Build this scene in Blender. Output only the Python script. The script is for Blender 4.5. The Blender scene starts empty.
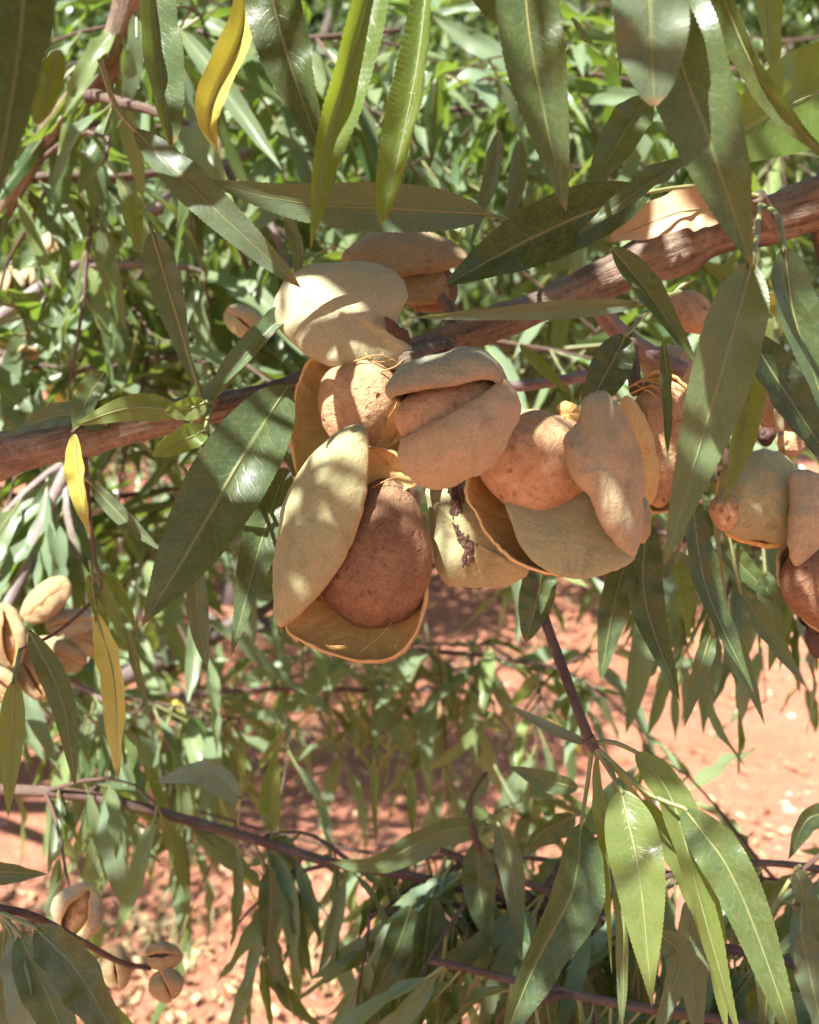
import bpy, math, random
from mathutils import Vector, Matrix, noise
R = math.radians
random.seed(7)
scene = bpy.context.scene
col = scene.collection

# ------------------------------------------------------------------ camera
CAMZ, PITCH, FPX = 1.5, R(8), 983.0
cam_loc = Vector((0, 0, CAMZ))
RIGHT = Vector((1, 0, 0))
FWD = Vector((0, math.cos(PITCH), -math.sin(PITCH)))
UP = Vector((0, math.sin(PITCH), math.cos(PITCH)))
TOCAM = -FWD
cd = bpy.data.cameras.new('camera')
cam = bpy.data.objects.new('camera', cd); col.objects.link(cam)
cam.location = cam_loc; cam.rotation_euler = (R(90) - PITCH, 0, 0)
cd.sensor_fit = 'VERTICAL'; cd.sensor_height = 24; cd.lens = 24 * FPX / 1024
cd.clip_start = 0.01; cd.clip_end = 3000
cd.dof.use_dof = True; cd.dof.focus_distance = 0.225; cd.dof.aperture_fstop = cd.lens / 1.5
scene.camera = cam

def P(px, py, d):
    """photo pixel at d centimetres from the lens -> world point"""
    d = d / 100.0
    return cam_loc + FWD * d + RIGHT * ((px - 409.5) / FPX * d) + UP * ((512 - py) / FPX * d)

SUN = Vector((-0.36, -0.44, 0.82)).normalized()

# ------------------------------------------------------------------ bookkeeping
def tag(o, label=None, cat=None, group=None, kind=None):
    if label: o['label'] = label
    if cat: o['category'] = cat
    if group: o['group'] = group
    if kind: o['kind'] = kind
    return o

def empty(name, loc, label, cat, group=None):
    o = bpy.data.objects.new(name, None); col.objects.link(o)
    o.location = loc; o.empty_display_size = 0.01
    return tag(o, label, cat, group)

def place(o, parent):
    """give a world-space object a parent (parents are only ever translated)"""
    if parent is not None:
        o.parent = parent
        off = Vector((0, 0, 0)); p = parent
        while p is not None:
            off += p.location; p = p.parent
        o.location = o.location - off
    return o

class MB:
    def __init__(s):
        s.v = []; s.f = []; s.uv = []; s.mi = []
    def vert(s, p, uv=(0, 0)):
        s.v.append(p); s.uv.append(uv); return len(s.v) - 1
    def face(s, idx, m=0):
        s.f.append(idx); s.mi.append(m)
    def mesh(s, name, mats, origin=Vector((0, 0, 0)), smooth=True):
        me = bpy.data.meshes.new(name)
        me.from_pydata([tuple(p - origin) for p in s.v], [], s.f)
        for m in mats: me.materials.append(m)
        me.polygons.foreach_set('material_index', s.mi)
        me.polygons.foreach_set('use_smooth', [smooth] * len(s.f))
        ul = me.uv_layers.new(name='UVMap')
        li = [0] * len(me.loops); me.loops.foreach_get('vertex_index', li)
        flat = []
        for i in li: flat.extend(s.uv[i])
        ul.data.foreach_set('uv', flat)
        me.update()
        return me
    def obj(s, name, mats, parent=None, origin=None, smooth=True):
        if origin is None: origin = s.v[0].copy()
        o = bpy.data.objects.new(name, s.mesh(name, mats, origin, smooth))
        col.objects.link(o); o.location = origin
        return place(o, parent)

def cr(pts, n, closed=False):
    """Catmull-Rom resample of a list of Vectors"""
    m = len(pts); out = []
    if m == 2 and not closed:
        return [pts[0].lerp(pts[1], i / (n - 1)) for i in range(n)]
    segs = m if closed else m - 1
    tot = n if closed else n - 1
    for i in range(n):
        t = i / tot * segs; k = min(int(t), segs - 1); u = t - k
        def g(j):
            if closed: return pts[j % m]
            if j < 0: return pts[0] * 2 - pts[1]
            if j >= m: return pts[-1] * 2 - pts[-2]
            return pts[j]
        a, b, c, d = g(k - 1), g(k), g(k + 1), g(k + 2)
        out.append(0.5 * ((2 * b) + (c - a) * u + (2 * a - 5 * b + 4 * c - d) * u * u + (3 * b - a - 3 * c + d) * u * u * u))
    return out

def tube(mb, pts, radii, seg=8, mi=0, bump=0.0, cap=True, seed=0.0, nodes=0):
    n = len(pts)
    ref = Vector((0.13, 0.31, 0.94)); rings = []; L = 0
    for i in range(n):
        T = (pts[min(i + 1, n - 1)] - pts[max(i - 1, 0)]).normalized()
        A = (ref - T * ref.dot(T)).normalized(); B = T.cross(A); ref = A
        if i: L += (pts[i] - pts[i - 1]).length
        r = radii[i]; ring = []
        for k in range(seg + 1):
            a = 2 * math.pi * (k % seg) / seg
            dirv = A * math.cos(a) + B * math.sin(a)
            rr = r
            if bump:
                q = pts[i] + dirv * r
                rr *= 1 + bump * noise.noise(q * 60 + Vector((seed, 0, 0))) + (.10 * noise.noise(Vector((k * 1.7, L * 60, seed))) if seg > 20 else 0) + bump * 0.5 * noise.noise(q * 220 + Vector((seed, 5, 0)))
                if nodes: rr *= 1 + nodes * max(0, noise.noise(Vector((L * 45, seed, 0)))) ** 2 * 3
            ring.append(mb.vert(pts[i] + dirv * rr, (k / seg, L * 10)))
        rings.append(ring)
    for i in range(n - 1):
        for k in range(seg):
            mb.face((rings[i][k], rings[i][k + 1], rings[i + 1][k + 1], rings[i + 1][k]), mi)
    if cap:
        for ring, p, rev in ((rings[0], pts[0], True), (rings[-1], pts[-1], False)):
            c = mb.vert(p.copy(), (0.5, 0))
            for k in range(seg):
                mb.face((c, ring[k + 1], ring[k]) if rev else (c, ring[k], ring[k + 1]), mi)

# ------------------------------------------------------------------ materials
def mat(name):
    m = bpy.data.materials.new(name); m.use_nodes = True
    nt = m.node_tree; nt.nodes.clear()
    out = nt.nodes.new('ShaderNodeOutputMaterial')
    return m, nt, out

class NT:
    def __init__(s, nt): s.nt = nt
    def n(s, t, **kw):
        nd = s.nt.nodes.new(t)
        for k, v in kw.items(): setattr(nd, k, v)
        return nd
    def set(s, sock, v):
        if hasattr(v, 'is_output') or hasattr(v, 'links'): s.nt.links.new(v, sock)
        else: sock.default_value = v
    def math(s, op, a, b=0.0, c=None, clamp=False):
        nd = s.n('ShaderNodeMath', operation=op, use_clamp=clamp)
        s.set(nd.inputs[0], a); s.set(nd.inputs[1], b)
        if c is not None: s.set(nd.inputs[2], c)
        return nd.outputs[0]
    def mr(s, v, a, b, c=0.0, d=1.0):
        nd = s.n('ShaderNodeMapRange'); s.set(nd.inputs[0], v)
        for i, x in enumerate((a, b, c, d)): s.set(nd.inputs[i + 1], x)
        return nd.outputs[0]
    def mix(s, f, a, b, mode='MIX'):
        nd = s.n('ShaderNodeMix', data_type='RGBA', blend_type=mode)
        s.set(nd.inputs[0], f)
        s.set(nd.inputs[6], a if not isinstance(a, tuple) else (*a, 1) if len(a) == 3 else a)
        s.set(nd.inputs[7], b if not isinstance(b, tuple) else (*b, 1) if len(b) == 3 else b)
        return nd.outputs[2]
    def noise(s, vec, scale, detail=3, rough=0.55, dist=0.0):
        nd = s.n('ShaderNodeTexNoise')
        if vec is not None: s.set(nd.inputs['Vector'], vec)
        nd.inputs['Scale'].default_value = scale; nd.inputs['Detail'].default_value = detail
        nd.inputs['Roughness'].default_value = rough; nd.inputs['Distortion'].default_value = dist
        return nd.outputs[0]
    def vor(s, vec, scale, feature='F1'):
        nd = s.n('ShaderNodeTexVoronoi', feature=feature)
        if vec is not None: s.set(nd.inputs['Vector'], vec)
        nd.inputs['Scale'].default_value = scale
        return nd
    def bump(s, h, strength, dist):
        nd = s.n('ShaderNodeBump'); s.set(nd.inputs['Height'], h)
        nd.inputs['Strength'].default_value = strength; nd.inputs['Distance'].default_value = dist
        return nd.outputs[0]
    def mapping(s, vec, scale):
        nd = s.n('ShaderNodeMapping'); s.set(nd.inputs[0], vec); nd.inputs['Scale'].default_value = scale
        return nd.outputs[0]

def leaf_material(name, top, back, trans, vein=(0.20, 0.24, 0.09), detail=True, rough=0.31, tmix=0.20,
                  brown=0.0, vary=0.5):
    m, nt, out = mat(name); g = NT(nt)
    uv = g.n('ShaderNodeTexCoord').outputs['UV']
    sep = g.n('ShaderNodeSeparateXYZ'); g.set(sep.inputs[0], uv)
    u, v = sep.outputs[0], sep.outputs[1]
    a = g.math('MULTIPLY', g.math('ABSOLUTE', g.math('SUBTRACT', u, 0.5)), 2.0)
    geo = g.n('ShaderNodeNewGeometry')
    rnd = g.math('FRACT', g.math('ADD', g.n('ShaderNodeObjectInfo').outputs['Random'], geo.outputs['Random Per Island']))
    rnd2 = g.math('FRACT', g.math('MULTIPLY', rnd, 7.31))
    mid = g.mr(a, 0.035, 0.075, 1, 0)
    base = g.mix(geo.outputs['Backfacing'], top, back)
    # leaf-to-leaf variation: lighter / yellower leaves
    base = g.mix(g.math('MULTIPLY', rnd, vary), base, g.mix(rnd2, (0.22, 0.27, 0.06), (0.12, 0.17, 0.11)))
    tcol = g.mix(g.math('MULTIPLY', rnd2, 0.5), trans, (0.42, 0.50, 0.07))
    p = g.n('ShaderNodeBsdfPrincipled')
    if detail:
        wob = g.noise(g.mapping(uv, (1.5, 9, 1)), 1.0, 2)
        s_ = g.math('ADD', g.math('SUBTRACT', g.math('MULTIPLY', v, 19.0), g.math('MULTIPLY', a, 2.3)), g.math('MULTIPLY', wob, 2.0))
        pp = g.math('PINGPONG', s_, 0.5)
        lat = g.math('MULTIPLY', g.mr(pp, 0.02, 0.10, 1, 0), g.mr(a, 0.1, 1.0, 1, 0.15))
        ret = g.vor(g.mapping(uv, (16, 70, 1)), 1.0, 'DISTANCE_TO_EDGE').outputs['Distance']
        retl = g.mr(ret, 0.0, 0.12, 1, 0)
        blotch = g.mr(g.noise(g.mapping(uv, (3, 8, 1)), 1.3, 4, 0.6), 0.35, 0.75, 0, 1)
        base = g.mix(g.math('MULTIPLY', blotch, 0.45), base, g.mix(0.5, base, (0.20, 0.22, 0.05)))
        base = g.mix(g.math('MULTIPLY', lat, 0.22), base, vein)
        base = g.mix(g.math('MULTIPLY', retl, 0.08), base, vein)
        base = g.mix(g.math('MULTIPLY', mid, 0.6), base, vein)
        spot = g.mr(g.noise(g.mapping(uv, (7, 32, 1)), 1.0, 2), 0.69, 0.72, 0, 1)
        base = g.mix(g.math('MULTIPLY', spot, 0.7), base, (0.14, 0.05, 0.02))
        tcol = g.mix(g.math('MULTIPLY', retl, 0.30), tcol, (0.5, 0.6, 0.12))
        tcol = g.mix(g.math('MULTIPLY', mid, 0.6), tcol, (0.5, 0.6, 0.2))
        dust = g.noise(geo.outputs['Position'], 900, 3, 0.7)
        base = g.mix(g.mr(dust, 0.5, 0.8, 0, 0.22), base, (0.3, 0.3, 0.22))
        h = g.math('ADD', g.math('ADD', g.math('MULTIPLY', lat, -0.3), g.math('MULTIPLY', retl, -0.08)), g.math('MULTIPLY', mid, -1.2))
        h = g.math('ADD', h, g.math('MULTIPLY', g.noise(g.mapping(uv, (4, 14, 1)), 1.0, 3), 1.6))
        g.set(p.inputs['Normal'], g.bump(h, 0.35, 0.0003))
        p.inputs['Coat Weight'].default_value = 0.22; p.inputs['Coat Roughness'].default_value = 0.24
        g.set(p.inputs['Roughness'], g.mr(g.noise(geo.outputs['Position'], 350, 3), 0.3, 0.7, rough - 0.08, rough + 0.14))
    else:
        base = g.mix(g.math('MULTIPLY', mid, 0.5), base, vein)
        g.set(p.inputs['Roughness'], g.mr(rnd2, 0, 1, rough - 0.04, rough + 0.12))
    tipb = g.mr(g.math('ADD', v, g.math('MULTIPLY', rnd2, 0.03)), 0.965, 0.995, 0, 0.8)
    base = g.mix(tipb, base, (0.22, 0.12, 0.05))
    if brown:
        edge = g.mr(g.math('ADD', g.math('MULTIPLY', v, 0.8), g.math('MULTIPLY', g.noise(g.mapping(uv, (3, 6, 1)), 1.5, 3), 0.6)), 1.0, 1.3, 0, brown)
        base = g.mix(edge, base, (0.30, 0.12, 0.03)); tcol = g.mix(edge, tcol, (0.35, 0.10, 0.02))
    g.set(p.inputs['Base Color'], base)
    p.inputs['IOR'].default_value = 1.45; p.inputs['Specular IOR Level'].default_value = 0.34
    tr = g.n('ShaderNodeBsdfTranslucent'); g.set(tr.inputs[0], tcol)
    mx = g.n('ShaderNodeMixShader'); g.set(mx.inputs[0], tmix)
    nt.links.new(p.outputs[0], mx.inputs[1]); nt.links.new(tr.outputs[0], mx.inputs[2])
    nt.links.new(mx.outputs[0], out.inputs[0])
    return m

M = {}
M['leaf'] = leaf_material('leaf_green', (0.026, 0.060, 0.022), (0.062, 0.108, 0.056), (0.26, 0.38, 0.02), vary=0.22)
M['dark'] = leaf_material('leaf_dark', (0.013, 0.036, 0.013), (0.030, 0.060, 0.027), (0.15, 0.26, 0.012), vary=0.12)
M['young'] = leaf_material('leaf_light_green', (0.070, 0.135, 0.024), (0.105, 0.15, 0.042), (0.40, 0.56, 0.02), vary=0.2, tmix=0.34)
M['grey'] = leaf_material('leaf_grey_green', (0.070, 0.108, 0.070), (0.155, 0.205, 0.145), (0.24, 0.34, 0.05), vary=0.15, rough=0.42)
M['yellow'] = leaf_material('leaf_yellow', (0.55, 0.46, 0.04), (0.60, 0.52, 0.10), (0.75, 0.68, 0.04), vein=(0.40, 0.45, 0.12), vary=0.3, brown=0.8)
M['dry'] = leaf_material('leaf_dry_peach', (0.60, 0.36, 0.20), (0.65, 0.42, 0.25), (0.70, 0.36, 0.14), vein=(0.55, 0.35, 0.2), vary=0.03, rough=0.6)
M['bg'] = leaf_material('leaf_far', (0.045, 0.090, 0.036), (0.155, 0.215, 0.13), (0.26, 0.44, 0.04), detail=False, rough=0.30, vary=0.55, tmix=0.28)

def petiole_mat():
    m, nt, out = mat('petiole'); g = NT(nt)
    p = g.n('ShaderNodeBsdfPrincipled')
    pos = g.n('ShaderNodeNewGeometry').outputs['Position']
    g.set(p.inputs['Base Color'], g.mix(g.noise(pos, 120, 2), (0.15, 0.18, 0.055), (0.26, 0.26, 0.11)))
    p.inputs['Roughness'].default_value = 0.45
    nt.links.new(p.outputs[0], out.inputs[0]); return m
M['pet'] = petiole_mat()

def bark_mat(name, c1, c2, c3, scale=1.0, rough=0.8, str_=0.9):
    m, nt, out = mat(name); g = NT(nt)
    tc = g.n('ShaderNodeTexCoord'); uv = tc.outputs['UV']
    geo = g.n('ShaderNodeNewGeometry'); pos = geo.outputs['Position']
    fib = g.noise(g.mapping(uv, (16 * scale, 2.2 * scale, 1)), 1.0, 6, 0.65, 0.4)
    big = g.noise(pos, 55, 4, 0.6)
    fine = g.noise(pos, 600, 4, 0.65)
    lent = g.mr(g.noise(g.mapping(uv, (5, 22, 1)), 1.0, 1), 0.68, 0.76, 0, 1)
    c = g.mix(g.mr(fib, 0.35, 0.65, 0, 1), c1, c2)
    c = g.mix(g.mr(big, 0.45, 0.7, 0, 0.8), c, c3)
    c = g.mix(g.mr(fine, 0.3, 0.5, 0.55, 0), c, (c1[0] * .4, c1[1] * .4, c1[2] * .4))
    c = g.mix(g.math('MULTIPLY', lent, 0.5), c, (0.42, 0.30, 0.24))
    p = g.n('ShaderNodeBsdfPrincipled'); g.set(p.inputs['Base Color'], c)
    p.inputs['Roughness'].default_value = rough
    h = g.math('ADD', g.math('MULTIPLY', fib, 1.0), g.math('ADD', g.math('MULTIPLY', fine, 0.35), g.math('MULTIPLY', big, 0.8)))
    g.set(p.inputs['Normal'], g.bump(h, str_, 0.002))
    nt.links.new(p.outputs[0], out.inputs[0]); return m
M['bark'] = bark_mat('bark_reddish', (0.09, 0.062, 0.042), (0.28, 0.195, 0.13), (0.34, 0.28, 0.21))
M['bark_mauve'] = bark_mat('bark_mauve', (0.15, 0.105, 0.09), (0.28, 0.215, 0.19), (0.34, 0.275, 0.25), rough=0.55, str_=0.4)
M['bark_twig'] = bark_mat('bark_twig', (0.07, 0.038, 0.028), (0.15, 0.085, 0.06), (0.17, 0.13, 0.10), rough=0.8, str_=0.5)
M['bark_old'] = bark_mat('bark_old', (0.07, 0.05, 0.045), (0.17, 0.13, 0.11), (0.22, 0.18, 0.16), scale=0.5)

def hull_mat(name, c1, c2, c3, fuzz=(0.75, 0.68, 0.5)):
    """velvety outer skin of the hull"""
    m, nt, out = mat(name); g = NT(nt)
    tc = g.n('ShaderNodeTexCoord'); ob = tc.outputs['Object']; uv = tc.outputs['UV']
    n1 = g.noise(ob, 70, 4, 0.6); n2 = g.noise(ob, 1800, 2, 0.6); n3 = g.noise(ob, 260, 4, 0.65, 0.5)
    c = g.mix(g.mr(n1, 0.38, 0.64, 0, 1), c1, c2)
    c = g.mix(g.mr(n3, 0.5, 0.75, 0, 0.55), c, c3)
    sep = g.n('ShaderNodeSeparateXYZ'); g.set(sep.inputs[0], uv)
    c = g.mix(g.mr(g.math('ADD', sep.outputs[1], g.math('MULTIPLY', n3, 0.12)), 0.93, 1.06, 0, 0.7), c, (c3[0] * 1.2, c3[1], c3[2] * .8))
    c = g.mix(g.mr(n2, 0.35, 0.65, 0, 0.16), c, (0.7, 0.66, 0.55))
    stain = g.mr(g.noise(ob, 42, 5, 0.7, 1.0), 0.56, 0.66, 0, 0.5)
    c = g.mix(stain, c, (c1[0] * .55, c1[1] * .45, c1[2] * .4))
    scratch = g.mr(g.noise(g.mapping(uv, (3, 30, 1)), 2.0, 4, 0.7, 1.5), 0.62, 0.68, 0, 0.35)
    c = g.mix(scratch, c, (c1[0] * .6, c1[1] * .5, c1[2] * .5))
    specks = g.mr(g.vor(ob, 420).outputs['Distance'], 0.05, 0.16, 1, 0)
    c = g.mix(g.math('MULTIPLY', specks, 0.22), c, (0.12, 0.07, 0.04))
    p = g.n('ShaderNodeBsdfPrincipled'); g.set(p.inputs['Base Color'], c)
    p.inputs['Roughness'].default_value = 0.85; p.inputs['Specular IOR Level'].default_value = 0.2
    p.inputs['Sheen Weight'].default_value = 0.22; p.inputs['Sheen Roughness'].default_value = 0.4
    p.inputs['Sheen Tint'].default_value = (*fuzz, 1)
    p.inputs['Subsurface Weight'].default_value = 0.0
    p.inputs['Subsurface Radius'].default_value = (0.004, 0.002, 0.001); p.inputs['Subsurface Scale'].default_value = 0.5
    h = g.math('ADD', g.math('MULTIPLY', n3, 1.0), g.math('ADD', g.math('MULTIPLY', n2, 0.12), g.math('MULTIPLY', n1, 1.2)))
    g.set(p.inputs['Normal'], g.bump(h, 0.55, 0.0009))
    nt.links.new(p.outputs[0], out.inputs[0]); return m
M['hull'] = hull_mat('hull_olive', (0.28, 0.27, 0.125), (0.34, 0.32, 0.15), (0.34, 0.26, 0.13))
M['hull_grey'] = hull_mat('hull_grey', (0.33, 0.315, 0.18), (0.39, 0.35, 0.20), (0.35, 0.27, 0.16))
M['hull_pink'] = hull_mat('hull_pinkish', (0.33, 0.265, 0.145), (0.39, 0.30, 0.17), (0.27, 0.175, 0.09))
M['hull_brown'] = hull_mat('hull_brown', (0.26, 0.19, 0.085), (0.31, 0.23, 0.10), (0.22, 0.13, 0.06))
M['hull_lip'] = hull_mat('hull_greygreen', (0.21, 0.21, 0.135), (0.26, 0.24, 0.15), (0.26, 0.20, 0.13))

def inner_mat(name, c1, c2, c3):
    m, nt, out = mat(name); g = NT(nt)
    tc = g.n('ShaderNodeTexCoord'); ob = tc.outputs['Object']; uv = tc.outputs['UV']
    fib = g.noise(g.mapping(uv, (22, 3, 1)), 1.0, 5, 0.6, 1.2)
    n1 = g.noise(ob, 90, 4, 0.6); n2 = g.noise(ob, 700, 3, 0.6)
    c = g.mix(g.mr(fib, 0.38, 0.62, 0, 1), c1, c2)
    c = g.mix(g.mr(n1, 0.45, 0.7, 0, 0.8), c, c3)
    c = g.mix(g.mr(n2, 0.62, 0.75, 0, 0.5), c, (0.25, 0.10, 0.04))
    p = g.n('ShaderNodeBsdfPrincipled'); g.set(p.inputs['Base Color'], c)
    p.inputs['Roughness'].default_value = 0.55; p.inputs['Specular IOR Level'].default_value = 0.35
    p.inputs['Subsurface Weight'].default_value = 0.0
    p.inputs['Subsurface Radius'].default_value = (0.005, 0.002, 0.0008); p.inputs['Subsurface Scale'].default_value = 0.6
    g.set(p.inputs['Normal'], g.bump(g.math('ADD', fib, g.math('MULTIPLY', n2, 0.5)), 0.6, 0.0008))
    nt.links.new(p.outputs[0], out.inputs[0]); return m
M['inner'] = inner_mat('hull_inside', (0.64, 0.34, 0.10), (0.74, 0.46, 0.16), (0.56, 0.34, 0.11))
M['inner_yellow'] = inner_mat('hull_inside_yellow', (0.68, 0.46, 0.18), (0.74, 0.56, 0.24), (0.58, 0.42, 0.18))
M['rim'] = inner_mat('hull_rim', (0.56, 0.34, 0.13), (0.62, 0.42, 0.18), (0.46, 0.27, 0.10))

def shell_mat(name, c1, c2, c3):
    """pitted nut shell"""
    m, nt, out = mat(name); g = NT(nt)
    ob = g.n('ShaderNodeTexCoord').outputs['Object']
    warp = g.n('ShaderNodeVectorMath', operation='ADD')
    nn = g.n('ShaderNodeTexNoise'); nn.inputs['Scale'].default_value = 150; g.set(nn.inputs['Vector'], ob)
    sc = g.n('ShaderNodeVectorMath', operation='SCALE'); g.set(sc.inputs[0], nn.outputs['Color']); sc.inputs[3].default_value = 0.006
    g.set(warp.inputs[0], ob); g.set(warp.inputs[1], sc.outputs[0])
    pits = g.mr(g.vor(warp.outputs[0], 330).outputs['Distance'], 0.10, 0.26, 1, 0)
    keep = g.mr(g.noise(ob, 130, 2), 0.42, 0.55, 0, 1)
    pits = g.math('MULTIPLY', pits, keep)
    n1 = g.noise(ob, 75, 5, 0.6, 0.6); n2 = g.noise(ob, 420, 5, 0.65, 0.8); n3 = g.noise(ob, 2200, 2, 0.6)
    c = g.mix(g.mr(n1, 0.38, 0.62, 0, 1), c1, c2)
    c = g.mix(g.mr(n2, 0.45, 0.72, 0, 0.75), c, c3)
    c = g.mix(g.mr(n3, 0.4, 0.7, 0, 0.2), c, (0.62, 0.42, 0.28))
    c = g.mix(g.math('MULTIPLY', pits, 0.6), c, (0.14, 0.055, 0.03))
    p = g.n('ShaderNodeBsdfPrincipled'); g.set(p.inputs['Base Color'], c)
    p.inputs['Roughness'].default_value = 0.8; p.inputs['Specular IOR Level'].default_value = 0.25
    h = g.math('ADD', g.math('ADD', g.math('MULTIPLY', n2, 1.2), g.math('MULTIPLY', n1, 1.2)), g.math('ADD', g.math('MULTIPLY', pits, -0.9), g.math('MULTIPLY', n3, 0.3)))
    g.set(p.inputs['Normal'], g.bump(h, 0.8, 0.0010))
    nt.links.new(p.outputs[0], out.inputs[0]); return m
M['shell'] = shell_mat('shell_orange', (0.44, 0.26, 0.125), (0.58, 0.385, 0.21), (0.29, 0.145, 0.07))
M['shell_brown'] = shell_mat('shell_brown', (0.19, 0.10, 0.052), (0.28, 0.16, 0.085), (0.12, 0.06, 0.035))

def gum_mat():
    m, nt, out = mat('dried_gum'); g = NT(nt)
    ob = g.n('ShaderNodeTexCoord').outputs['Object']
    p = g.n('ShaderNodeBsdfPrincipled'); n = g.noise(ob, 500, 4)
    g.set(p.inputs['Base Color'], g.mix(n, (0.03, 0.014, 0.009), (0.13, 0.06, 0.035)))
    p.inputs['Roughness'].default_value = 0.6
    g.set(p.inputs['Normal'], g.bump(n, 1.0, 0.001))
    nt.links.new(p.outputs[0], out.inputs[0]); return m
M['gum'] = gum_mat()

# ------------------------------------------------------------------ leaves
def leaf_profile(t, base=0.62, tip=1.05):
    m = base / (base + tip)
    return (t ** base) * ((1 - t) ** tip) / ((m ** base) * ((1 - m) ** tip))

def leaf_mb(path, hw, hint, roll=0.0, twist=0.0, fold=0.25, seg=40, nu=3, serr=0.0, ripple=0.0, pet=None,
            flip=False, seed=0.0, curl=0.0, prof=(0.62, 1.05), petr=0.00055, cut=None):
    """one leaf blade along a list of world points, with its stalk"""
    mb = MB(); n = seg + 1
    pts = cr(path, n); rows = []
    L = sum((pts[i + 1] - pts[i]).length for i in range(n - 1))
    for i in range(n):
        t = i / seg
        T = (pts[min(i + 1, n - 1)] - pts[max(i - 1, 0)]).normalized()
        h = hint if not callable(hint) else hint(t)
        N = (h - T * h.dot(T)).normalized(); W = T.cross(N)
        a = roll + twist * t
        N, W = N * math.cos(a) + W * math.sin(a), W * math.cos(a) - N * math.sin(a)
        w = hw * leaf_profile(min(max(t, 0.004), 0.996), *prof)
        row = []
        for k in range(-nu, nu + 1):
            u = k / nu; s = 1 if u > 0 else -1; au = abs(u)
            x = u * w; z = au * w * math.tan(fold)
            if curl: z += curl * w * au * au * 1.2
            if au == 1 and serr and 0.06 < t < 0.97:
                x += s * serr * ((0.0, 1.0, 0.55)[i % 3] - 0.5) * (0.6 + 0.8 * abs(noise.noise(Vector((i * .37, s, seed)))))
            if ripple:
                z += ripple * w * au * au * math.sin(t * 17 + s * 1.3 + seed) + ripple * .6 * w * au * math.sin(t * 31 + seed * 2 + s)
            x *= math.cos(fold)
            z += w * 0.10 * noise.noise(Vector((u * 1.5 + seed, t * 6, seed)))
            row.append(mb.vert(pts[i] + W * x + N * z, (u * 0.5 + 0.5, t)))
        rows.append(row)
    for i in range(seg):
        for k in range(2 * nu):
            q = (rows[i][k], rows[i][k + 1], rows[i + 1][k + 1], rows[i + 1][k])
            mb.face(q if flip else q[::-1], 0)
    if pet:
        pp = cr(pet + [pts[0], pts[min(3, n - 1)]], 9) if len(pet) > 1 else cr(pet + [pts[0], pts[min(3, n - 1)]], 7)
        tube(mb, pp, [petr * (1.25 - 0.5 * i / len(pp)) for i in range(len(pp))], 6, 1, cap=False)
    # raised midrib underneath and above
    mp = pts[:int(n * 0.92)][::2]
    if seg >= 30:
        tube(mb, mp, [petr * 0.6 * (1 - 0.8 * i / len(mp)) for i in range(len(mp))], 5, 1, cap=False)
    return mb

def hl(parent, pts, w, m='leaf', roll=0, twist=0, fold=14, pet=None, flip=False, serr=0.55, ripple=0.12,
       curl=0.0, label=None, prof=(0.62, 1.05), seg=150):
    """a single leaf given by its midrib in the photo (x, y, depth cm), and its width in pixels"""
    wp = [P(*p) for p in pts]
    d = sum(p[2] for p in pts) / len(pts) / 100
    hw = w * 0.5 / FPX * d * (.76 if w > 60 else .83 if w > 30 else .95)
    hr = random.Random(int(pts[0][0] * 7 + pts[-1][1] * 3))
    roll += hr.uniform(-20, 20); twist += hr.uniform(-25, 25); fold += hr.uniform(0, 10)
    sd = (pts[0][0] * 0.37 + pts[-1][1] * 0.11) % 10
    mb = leaf_mb(wp, hw, TOCAM, R(roll), R(twist), R(fold), seg=seg, serr=serr * 0.0004, ripple=ripple,
                 pet=[P(*p) for p in pet] if pet else None, flip=flip, seed=sd, curl=curl, prof=prof)
    o = mb.obj('leaf', [M[m], M['pet']], parent, origin=wp[0].copy())
    if label: o['label'] = label
    return o

# library of leaf meshes, length 1 along +Y, upper side +Z (petiole included)
LIB = []
for i in range(12):
    r = random.Random(i * 13 + 5)
    bend = r.uniform(-0.15, 0.45); side = r.uniform(-0.18, 0.18)
    pth = [Vector((0, 0.12, 0)), Vector((side * .3, 0.42, -bend * .08 + .02)), Vector((side * .8, 0.72, -bend * .42)), Vector((side * 1.4, 0.97, -bend))]
    mb = leaf_mb(pth, r.uniform(0.058, 0.095), Vector((0, 0, 1)), 0, r.uniform(-0.9, 0.9), r.uniform(0.1, 0.55), seg=12, nu=2,
                 ripple=0.25, pet=[Vector((0, 0, 0))], seed=r.uniform(0, 9), petr=0.009)
    LIB.append(mb)
LIBM = {}
def lib(i, m):
    k = (i, m)
    if k not in LIBM: LIBM[k] = LIB[i].mesh('leaf', [M[m], M['pet']])
    return LIBM[k]

def add_leaf(parent, pos, d, length, rnd, m='bg', up=None):
    d = d.normalized()
    up = up or Vector((rnd.gauss(0, .5), rnd.gauss(-0.15, .5), 0.9))
    N = up - d * up.dot(d)
    if N.length < 1e-3: N = Vector((1, 0, 0))
    N.normalize(); X = d.cross(N)
    o = bpy.data.objects.new('leaf', lib(rnd.randrange(12), m))
    col.objects.link(o)
    mt = Matrix((X, d, N)).transposed().to_4x4()
    s = Matrix.Diagonal((length * rnd.uniform(.85, 1.15), length, length, 1))
    off = parent.location if parent.parent is None else parent.location + parent.parent.location
    o.parent = parent
    o.matrix_local = Matrix.Translation(pos - off) @ mt @ s
    return o

def stem(parent, pts, r0, r1, m='bark_twig', name='stem', seg=10, bump=0.12, n=None, nodes=0.0):
    n = n or max(8, 8 * len(pts))
    pp = cr(pts, n)
    mb = MB(); tube(mb, pp, [r0 + (r1 - r0) * i / (n - 1) for i in range(n)], seg, 0, bump=bump, seed=r0 * 1e4, nodes=nodes)
    return mb.obj(name, [M[m]], parent, origin=pts[0].copy()), pp

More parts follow.
